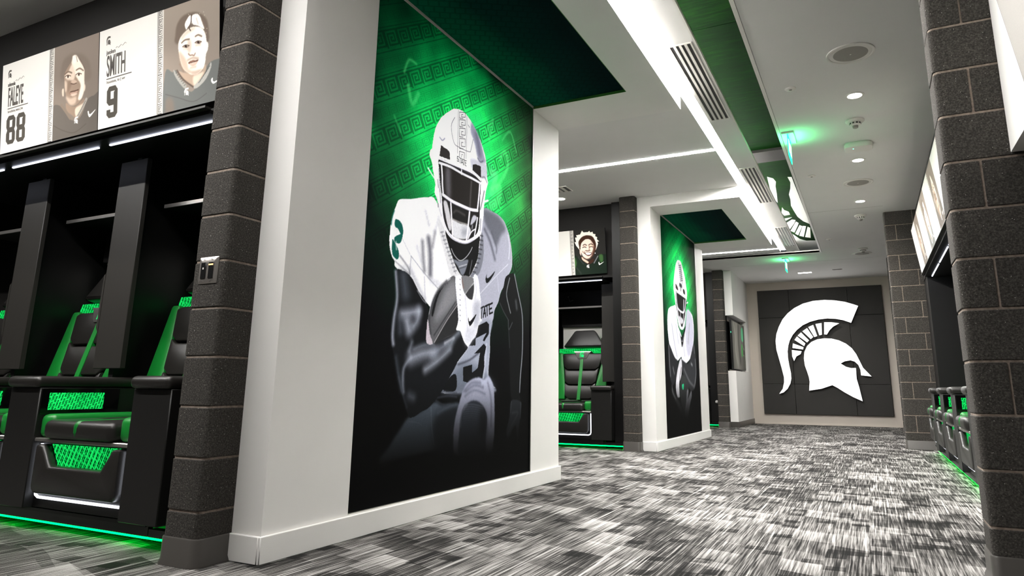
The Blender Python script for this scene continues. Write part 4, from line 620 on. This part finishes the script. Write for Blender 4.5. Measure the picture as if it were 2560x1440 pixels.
spots = [(-3.405, 2.19, 0, 'black locker seat with green bolsters next to the switch-plate pier', 'lockers in the near bay'),
         (-4.395, 2.19, 0, 'black locker seat with green bolsters, second from the switch-plate pier', 'lockers in the near bay'),
         (-5.385, 2.19, 0, 'black locker seat cut off by the picture edge', 'lockers in the near bay'),
         (-3.405, 7.99, 0, 'black locker seat between the two murals, under the smiling portrait', 'lockers in the middle bay'),
         (-4.395, 7.99, 0, 'black locker seat mostly hidden behind the large mural wall', 'lockers in the middle bay'),
         (-3.445, 13.79, 0, 'dark locker seat past the second mural, only its edge showing', 'lockers in the last bay')]
for k, (yy, wd_) in enumerate(((8.875, 'farthest'), (7.885, 'second farthest'), (6.895, 'third farthest'), (5.905, 'nearest'))):
    spots.append((.71, yy, -math.pi/2, wd_+' black locker seat in the row along the corridor', 'lockers along the corridor'))
for k, (x, y, rz, lb, gr) in enumerate(spots):
    place(proto if k == 0 else copy_tree(proto), x, y, rz, lb, gr)
for k_ in (0, 3, 5):                                    # the end pedestals carry no side screen
    lk = [o for o in C.objects if o.get('label') == spots[k_][3]][0]
    pd = [o for o in lk.children if o.name.startswith('arm_pedestal')][0]
    for ch in list(pd.children): bpy.data.objects.remove(ch)
def header(label, x, y, rz, x0, x1, ends):
    """black wall above and beside a row of lockers, in row coordinates"""
    p = structure('wall_locker_header', label); p.location = (x, y, 0); p.rotation_euler = (0, 0, rz)
    box('header_board', x0, x1, .022, .06, 2.076, ZC, 'matblack', p); box('bay_back', x0, x1, 1.0, 1.04, 0, ZC, 'matblack', p)
    for a, b_ in ends: box('end_panel', a, b_, -.03 if rz == 0 else .03, 1.0, .06, ZC, 'black', p)
    if rz == 0: box('end_toe_light', ends[0][0]-.13, ends[0][1], -.060, -.048, .030, .042, 'greenled', p); box('end_toe_rail', ends[0][0]-.13, ends[0][1], -.070, -.03, .042, .075, 'dark', p)
    return p
header('black wall above the near bay lockers', 0, 2.19, 0, -7., -2.612, ((-2.775, -2.613),))
header('black wall above the middle bay lockers', 0, 7.99, 0, -7., -2.612, ((-2.775, -2.613),))
header('black wall above the last bay lockers', 0, 13.79, 0, -7., -2.65, ((-2.815, -2.655),))
header('black wall above the lockers along the corridor', .71, 0, -math.pi/2, -9.89, -3.37, ((-9.885, -9.42), (-5.25, -3.38)))

# ---------- name panels above the lockers ----------
def fit_text(s, u0, u1, v0, cap, mat, parent, bold=0.):
    o = text('lettering', s, u0, -.0012, cap/.70, mat, parent, 1., bold, 'LEFT', (math.pi/2, 0, 0), v0)
    bpy.context.view_layer.update()
    d = o.dimensions.x
    if d > 0: o.scale.x = (u1-u0)/d
    return o
def digits(A, s, u0, v0, w, h, gap):
    g = (80, 76, 70)
    for i, ch in enumerate(s):
        x = u0+i*(w+gap); c = w*.24; t = w*.33; bg = (228, 225, 219)
        P = lambda q, col: A.fill([(x+a*w, v0+b*h) for a, b in q], col, .4, 1, False)
        P([(.22, 0), (.78, 0), (1, .13), (1, .40), (.9, .5), (1, .6), (1, .87), (.78, 1), (.22, 1), (0, .87), (0, .6), (.1, .5), (0, .40), (0, .13)] if ch == '8' else
          [(.22, 0), (.78, 0), (1, .13), (1, .87), (.78, 1), (.22, 1), (0, .87), (0, .52), (.22, .40), (.64, .40), (.64, .18), (.36, .18), (.36, .28), (0, .28), (0, .13)], g)
        P([(.36, .60), (.64, .60), (.64, .80), (.72, .84), (.36, .84)], bg)
        if ch == '8': P([(.36, .16), (.64, .16), (.64, .41), (.36, .41)], bg)
def name_panel(label, kind, x, y, z, rz, words=None, num=None, art=None):
    t = thing('name_panel', label, 'portrait panel', (x, y, z), rz, 'name panels above the lockers'); t.rotation_euler = (.121, 0, rz)
    box('board', 0, .99, .001, .022, 0, .58, 'black', t)
    A = art or portrait_art(kind, 400 if num else 300)
    if num: digits(A, num, .075 if len(num) == 1 else .062, .05, .098, .185, .012)
    grid_print('print', A, lambda U, V: (U, U*0-.0002, V), t)
    if words:
        first, last, city = words
        fit_text(first, .066, .146, .428, .026, 'ink', t); fit_text(last, .070, .234, .298, .122, 'ink', t, .0018)
        fit_text(city, .073, .235, .256, .016, 'inkl', t); box('underline', .07, .292, -.0016, -.0006, .2805, .2845, 'ink', t)
        for p in LOGO[:2]:
            q = [(.084+p[i]/1000*.021, .508+p[i+1]/1000*.026) for i in range(0, len(p), 2)]; prism('small_emblem', q, -.0016, -.0006, 'ink', t)
        tube('signature', [(.15+.012*i, -.0015, .452+.006*math.sin(i*2.1)+.0016*i) for i in range(9)], .0009, 'inkl', t, 4)
    return t
name_panel('name panel lettered SMITH with number 9 and headband portrait', 'b', -3.832, 2.18, 2.115, 0, ('jaelen', 'SMITH', 'houston, tx | wr'), '9')
name_panel('name panel lettered FALEYE with number 88 and a half-lit portrait', 'a', -4.828, 2.18, 2.115, 0, ('ademola', 'FALEYE', 'brockton, mass | te'), '88')
name_panel('dark portrait panel of a smiling player with bleached hair', 'c', -3.842, 7.98, 2.125, 0)
for k, (yy, wd_) in enumerate(((9.34, 'farthest'), (8.34, 'second farthest'), (7.34, 'third farthest'), (6.34, 'fourth farthest'))):
    Ak = portrait_art('b' if k % 2 else 'a', 150); Ak.c = np.clip(Ak.c*1.05+.04, 0, 1)
    name_panel(wd_+' tilted portrait panel above the corridor lockers', 'b', .70, yy+.16, 2.09, -math.pi/2, None, None, Ak)

# ---------- white boxed header close to the camera ----------
p = structure('wall_white_header', 'white boxed header on the near block wall'); box('header_box', .59, .95, 1.2, 3.164, 1.64, ZC, 'white', p)
t = thing('tilted_picture', 'grey picture with dark edge on the white boxed header', 'picture', (.585, 2.76, 1.76)); t.rotation_euler = (.13, 0, -math.pi/2)
box('frame', 0, .9, -.001, .006, 0, .8, 'dark', t); box('picture_face', .012, .888, -.003, -.001, .012, .788, 'grille', t)

# =====================================================================================
# fixtures
# =====================================================================================
def spot(name, x, y, z, power, ang, blend, parent, tx=0., ty=0., col=(1, .95, .88), rad=.03):
    l = bpy.data.lights.new(name, 'SPOT'); l.energy = power; l.spot_size = math.radians(ang); l.spot_blend = blend; l.color = col; l.shadow_soft_size = rad
    o = link(bpy.data.objects.new(name, l), parent); o.location = (x, y, z); o.rotation_euler = (ty, tx, 0); return o
def downlight(x, y, label, power, ang=110, r=.055, grp='recessed downlights', tx=0., ty=0.):
    t = thing('downlight', label, 'downlight', (x, y, ZC), 0, grp)
    lathe('trim_ring', [(r+.018, -.0005), (r+.016, -.005), (r, -.006), (r-.004, -.001)], 'plastic', t)
    lathe('lens', [(r-.003, -.0018), (r-.02, -.0035), (.002, -.004)], 'down', t)
    spot('lamp', 0, 0, -.012, power, ang, .6, t, tx, ty)
    return t
for k, (y, lb) in enumerate(((5.712, 'bright round downlight between ceiling speaker and smoke detector'), (7.452, 'round downlight just past the wireless access point'), (9.174, 'round downlight past the middle ceiling speaker'), (3.97, 'round downlight over the corridor just out of view'))):
    downlight(.09, y, lb, P_DOWN, 150 if y < 4 else 115)
downlight(-3.29, 7.53, 'small downlight in front of the smiling portrait', P_BAY, 75)
downlight(-3.30, 1.73, 'added downlight, out of view, over the SMITH name panel', P_BAY, 80); downlight(-4.30, 1.73, 'added downlight, out of view, over the FALEYE name panel', P_BAY, 80)  # near-bay pair added out of view, repeating the middle bay's downlight
t = thing('wall_washer', 'rectangular recessed light in front of the emblem wall', 'light', (-.983, 14.53, ZC))
box('trim', -.15, .15, -.06, .06, -.006, -.0005, 'plastic', t); box('lens', -.125, .125, -.04, .04, -.008, -.005, 'down', t); spot('lamp', 0, 0, -.02, P_DOWN*1.6, 130, .6, t)
t = thing('wall_washer', 'slim unlit slot in the ceiling beside the rectangular light', 'light', (-.378, 14.38, ZC))
box('trim', -.09, .09, -.03, .03, -.005, -.0005, 'grille', t); box('lens', -.075, .075, -.018, .018, -.007, -.004, 'panel', t)

def speaker(x, y, label):
    t = thing('ceiling_speaker', label, 'speaker', (x, y, ZC), 0, 'round ceiling speakers'); r = .158
    lathe('rim', [(r, -.0005), (r, -.007), (r-.006, -.010), (r-.016, -.008), (r-.018, -.004), (r-.024, -.006)], 'plastic', t)
    lathe('grille', [(r-.024, -.0045), (r*.5, -.0085), (.004, -.010)], 'grille', t); lathe('badge', [(.006, -.0095), (.005, -.0115), (.001, -.012)], 'plastic', t)
speaker(.077, 4.93, 'largest round ceiling speaker, closest to the camera'); speaker(.077, 8.30, 'round ceiling speaker past the access point'); speaker(.075, 12.83, 'small far ceiling speaker near the end wall')
def smoke(x, y, label):
    t = thing('smoke_detector', label, 'smoke detector', (x, y, ZC), 0, 'smoke detectors')
    lathe('base', [(.075, -.0005), (.077, -.012), (.066, -.022), (.05, -.024)], 'plastic', t)
    lathe('chamber', [(.046, -.023), (.046, -.045), (.036, -.052), (.004, -.054)], 'plastic', t)
    for j in range(10):
        a = j*math.pi/5; o = box('vent_slot', .044, .0475, -.007, .007, -.043, -.029, 'dark', t); o.rotation_euler = (0, 0, a)
    lathe('sensor', [(.024, -.053), (.022, -.072), (.016, -.076), (.002, -.077)], 'grille', t)
smoke(.081, 6.278, 'smoke detector hanging just before the access point'); smoke(.083, 9.944, 'smoke detector over the second block wall end'); smoke(.092, 12.383, 'farthest smoke detector beside the far speaker')
t = thing('access_point', 'white rounded wireless access point on the ceiling', 'access point', (.097, 6.947, ZC))
bm = bmesh.new(); pts = rr(-.125, .125, -.10, .10, .055, 8)
rings = [[(u*k, v*k, z) for u, v in pts] for k, z in ((.93, -.0005), (.93, -.012), (1., -.014), (1., -.040), (.96, -.050), (.80, -.054), (.3, -.055))]
loft('casing', rings, 'plastic', t); bm.free(); lathe('status_light', [(.006, -.0555), (.004, -.058), (.001, -.0585)], 'dot', t, (-.045, -.045, 0), 12); box('mount', -.09, .09, -.07, .07, -.012, -.0005, 'dark', t)
for x, y, lb in ((-.364, 5.36, 'small round sprinkler cover before the exit sign'), (-.382, 7.825, 'small round ceiling disc past the exit sign'), (-.377, 11.395, 'small pale ceiling disc near the end of the recess')):
    t = thing('sprinkler_cover', lb, 'sprinkler', (x, y, ZC), 0, 'sprinkler covers')
    lathe('plate', [(.042, -.0005), (.042, -.006), (.036, -.011), (.004, -.012)], 'plastic', t, seg=28); lathe('deflector', [(.012, -.012), (.010, -.016), (.001, -.017)], 'grille', t, seg=16)
def air_vent(x0, x1, y0, y1, label, n=4, z=ZC):
    t = thing('air_vent', label, 'air vent', ((x0+x1)/2, (y0+y1)/2, z), 0, 'linear ceiling vents'); w, h = x1-x0, y1-y0
    box('backing', -w/2, w/2, -h/2, h/2, -.002, -.0004, 'dark', t)
    e = .012
    for b_ in ((-w/2-.006, w/2+.006, -h/2-e, -h/2), (-w/2-.006, w/2+.006, h/2, h/2+e), (-w/2-.006, -w/2+.006, -h/2, h/2), (w/2-.006, w/2+.006, -h/2, h/2)):
        box('frame', *b_, -.008, -.0004, 'plastic', t)
    p_ = w/n
    for i in range(1, n): box('slat', -w/2+i*p_-p_*.24, -w/2+i*p_+p_*.24, -h/2, h/2, -.008, -.002, 'plastic', t)
air_vent(-1.058, -.905, 4.30, 5.745, 'closest linear air vent beside the light slot'); air_vent(-1.058, -.905, 7.24, 8.735, 'middle linear air vent beside the light slot'); air_vent(-1.058, -.905, 10.23, 11.66, 'farthest linear air vent beside the light slot')
air_vent(-3.22, -3.02, 7.05, 7.25, 'small square air vent in the middle bay ceiling', 3)
def exit_sign(x, y, label):
    t = thing('exit_sign', label, 'exit sign', (x, y, ZC), 0, 'green edge-lit exit signs')
    box('canopy', -.055, .055, -.16, .16, -.018, -.0005, 'plastic', t, .004, 1)
    pl = box('lit_plate', -.004, .004, -.15, .15, -.225, -.018, 'exit', t)
    for s_ in (-1, 1):
        o = text('lettering', 'EXIT', 0, 0, .16, 'exitink', t, .85, .004, 'CENTER'); o.location = (s_*.0045, 0, -.175); o.rotation_euler = (math.pi/2, 0, s_*math.pi/2)
    l = bpy.data.lights.new('edge_light', 'AREA'); l.shape = 'RECTANGLE'; l.size = .08; l.size_y = .26; l.energy = .32; l.color = (.05, 1., .25)
    o = link(bpy.data.objects.new('edge_light', l), t); o.location = (.03, 0, -.10); o.rotation_euler = (0, math.radians(-155), 0)
    o2 = link(bpy.data.objects.new('edge_light', l), t); o2.location = (-.03, 0, -.10); o2.rotation_euler = (0, math.radians(155), 0)
exit_sign(-.485, 6.47, 'green exit sign beside the ceiling recess, closest one'); exit_sign(-1.177, 12.9, 'far green exit sign at the end of the light slot')
t = thing('switch_plate', 'steel double switch plate on the block pier', 'switch', (-2.508, 1.968, 1.179))
bm = bmesh.new()
rings = [[(u*k, y, v*k) for u, v in rr(-.058, .058, -.058, .058, .004, 2)] for k, y in ((1., .0), (1., -.003), (.92, -.0065), (.5, -.0068), (.02, -.0068))]
bm.free(); loft('plate', rings, 'steel', t)
for k, x in enumerate((-.026, .020)):
    o = box('rocker', x-.015, x+.015, -.0095, -.0065, -.036, .034, 'dark', t, .001, 1)
    if k == 0: box('indicator', x-.003, x+.003, -.0105, -.0094, .004, .012, 'plastic', o)
    else: box('indicator', x-.013, x+.013, -.0105, -.0094, .020, .026, 'amber', o)
    for zz in (-.048, .046): lathe('screw', [(.0035, 0), (.0035, .001), (.0005, .0012)], 'silver', t, (x, -.007, zz), 10).rotation_euler = (0, 0, 0)
t = thing('wall_bumper', 'small white round bumper on the black panel', 'bumper', (-2.70, 13.755, .47))
bm = bmesh.new(); bmesh.ops.create_uvsphere(bm, u_segments=16, v_segments=10, radius=.032); from_bm('dome', bm, 'plastic', t, True); box('mount', -.02, .02, .0, .03, -.02, .02, 'dark', t)
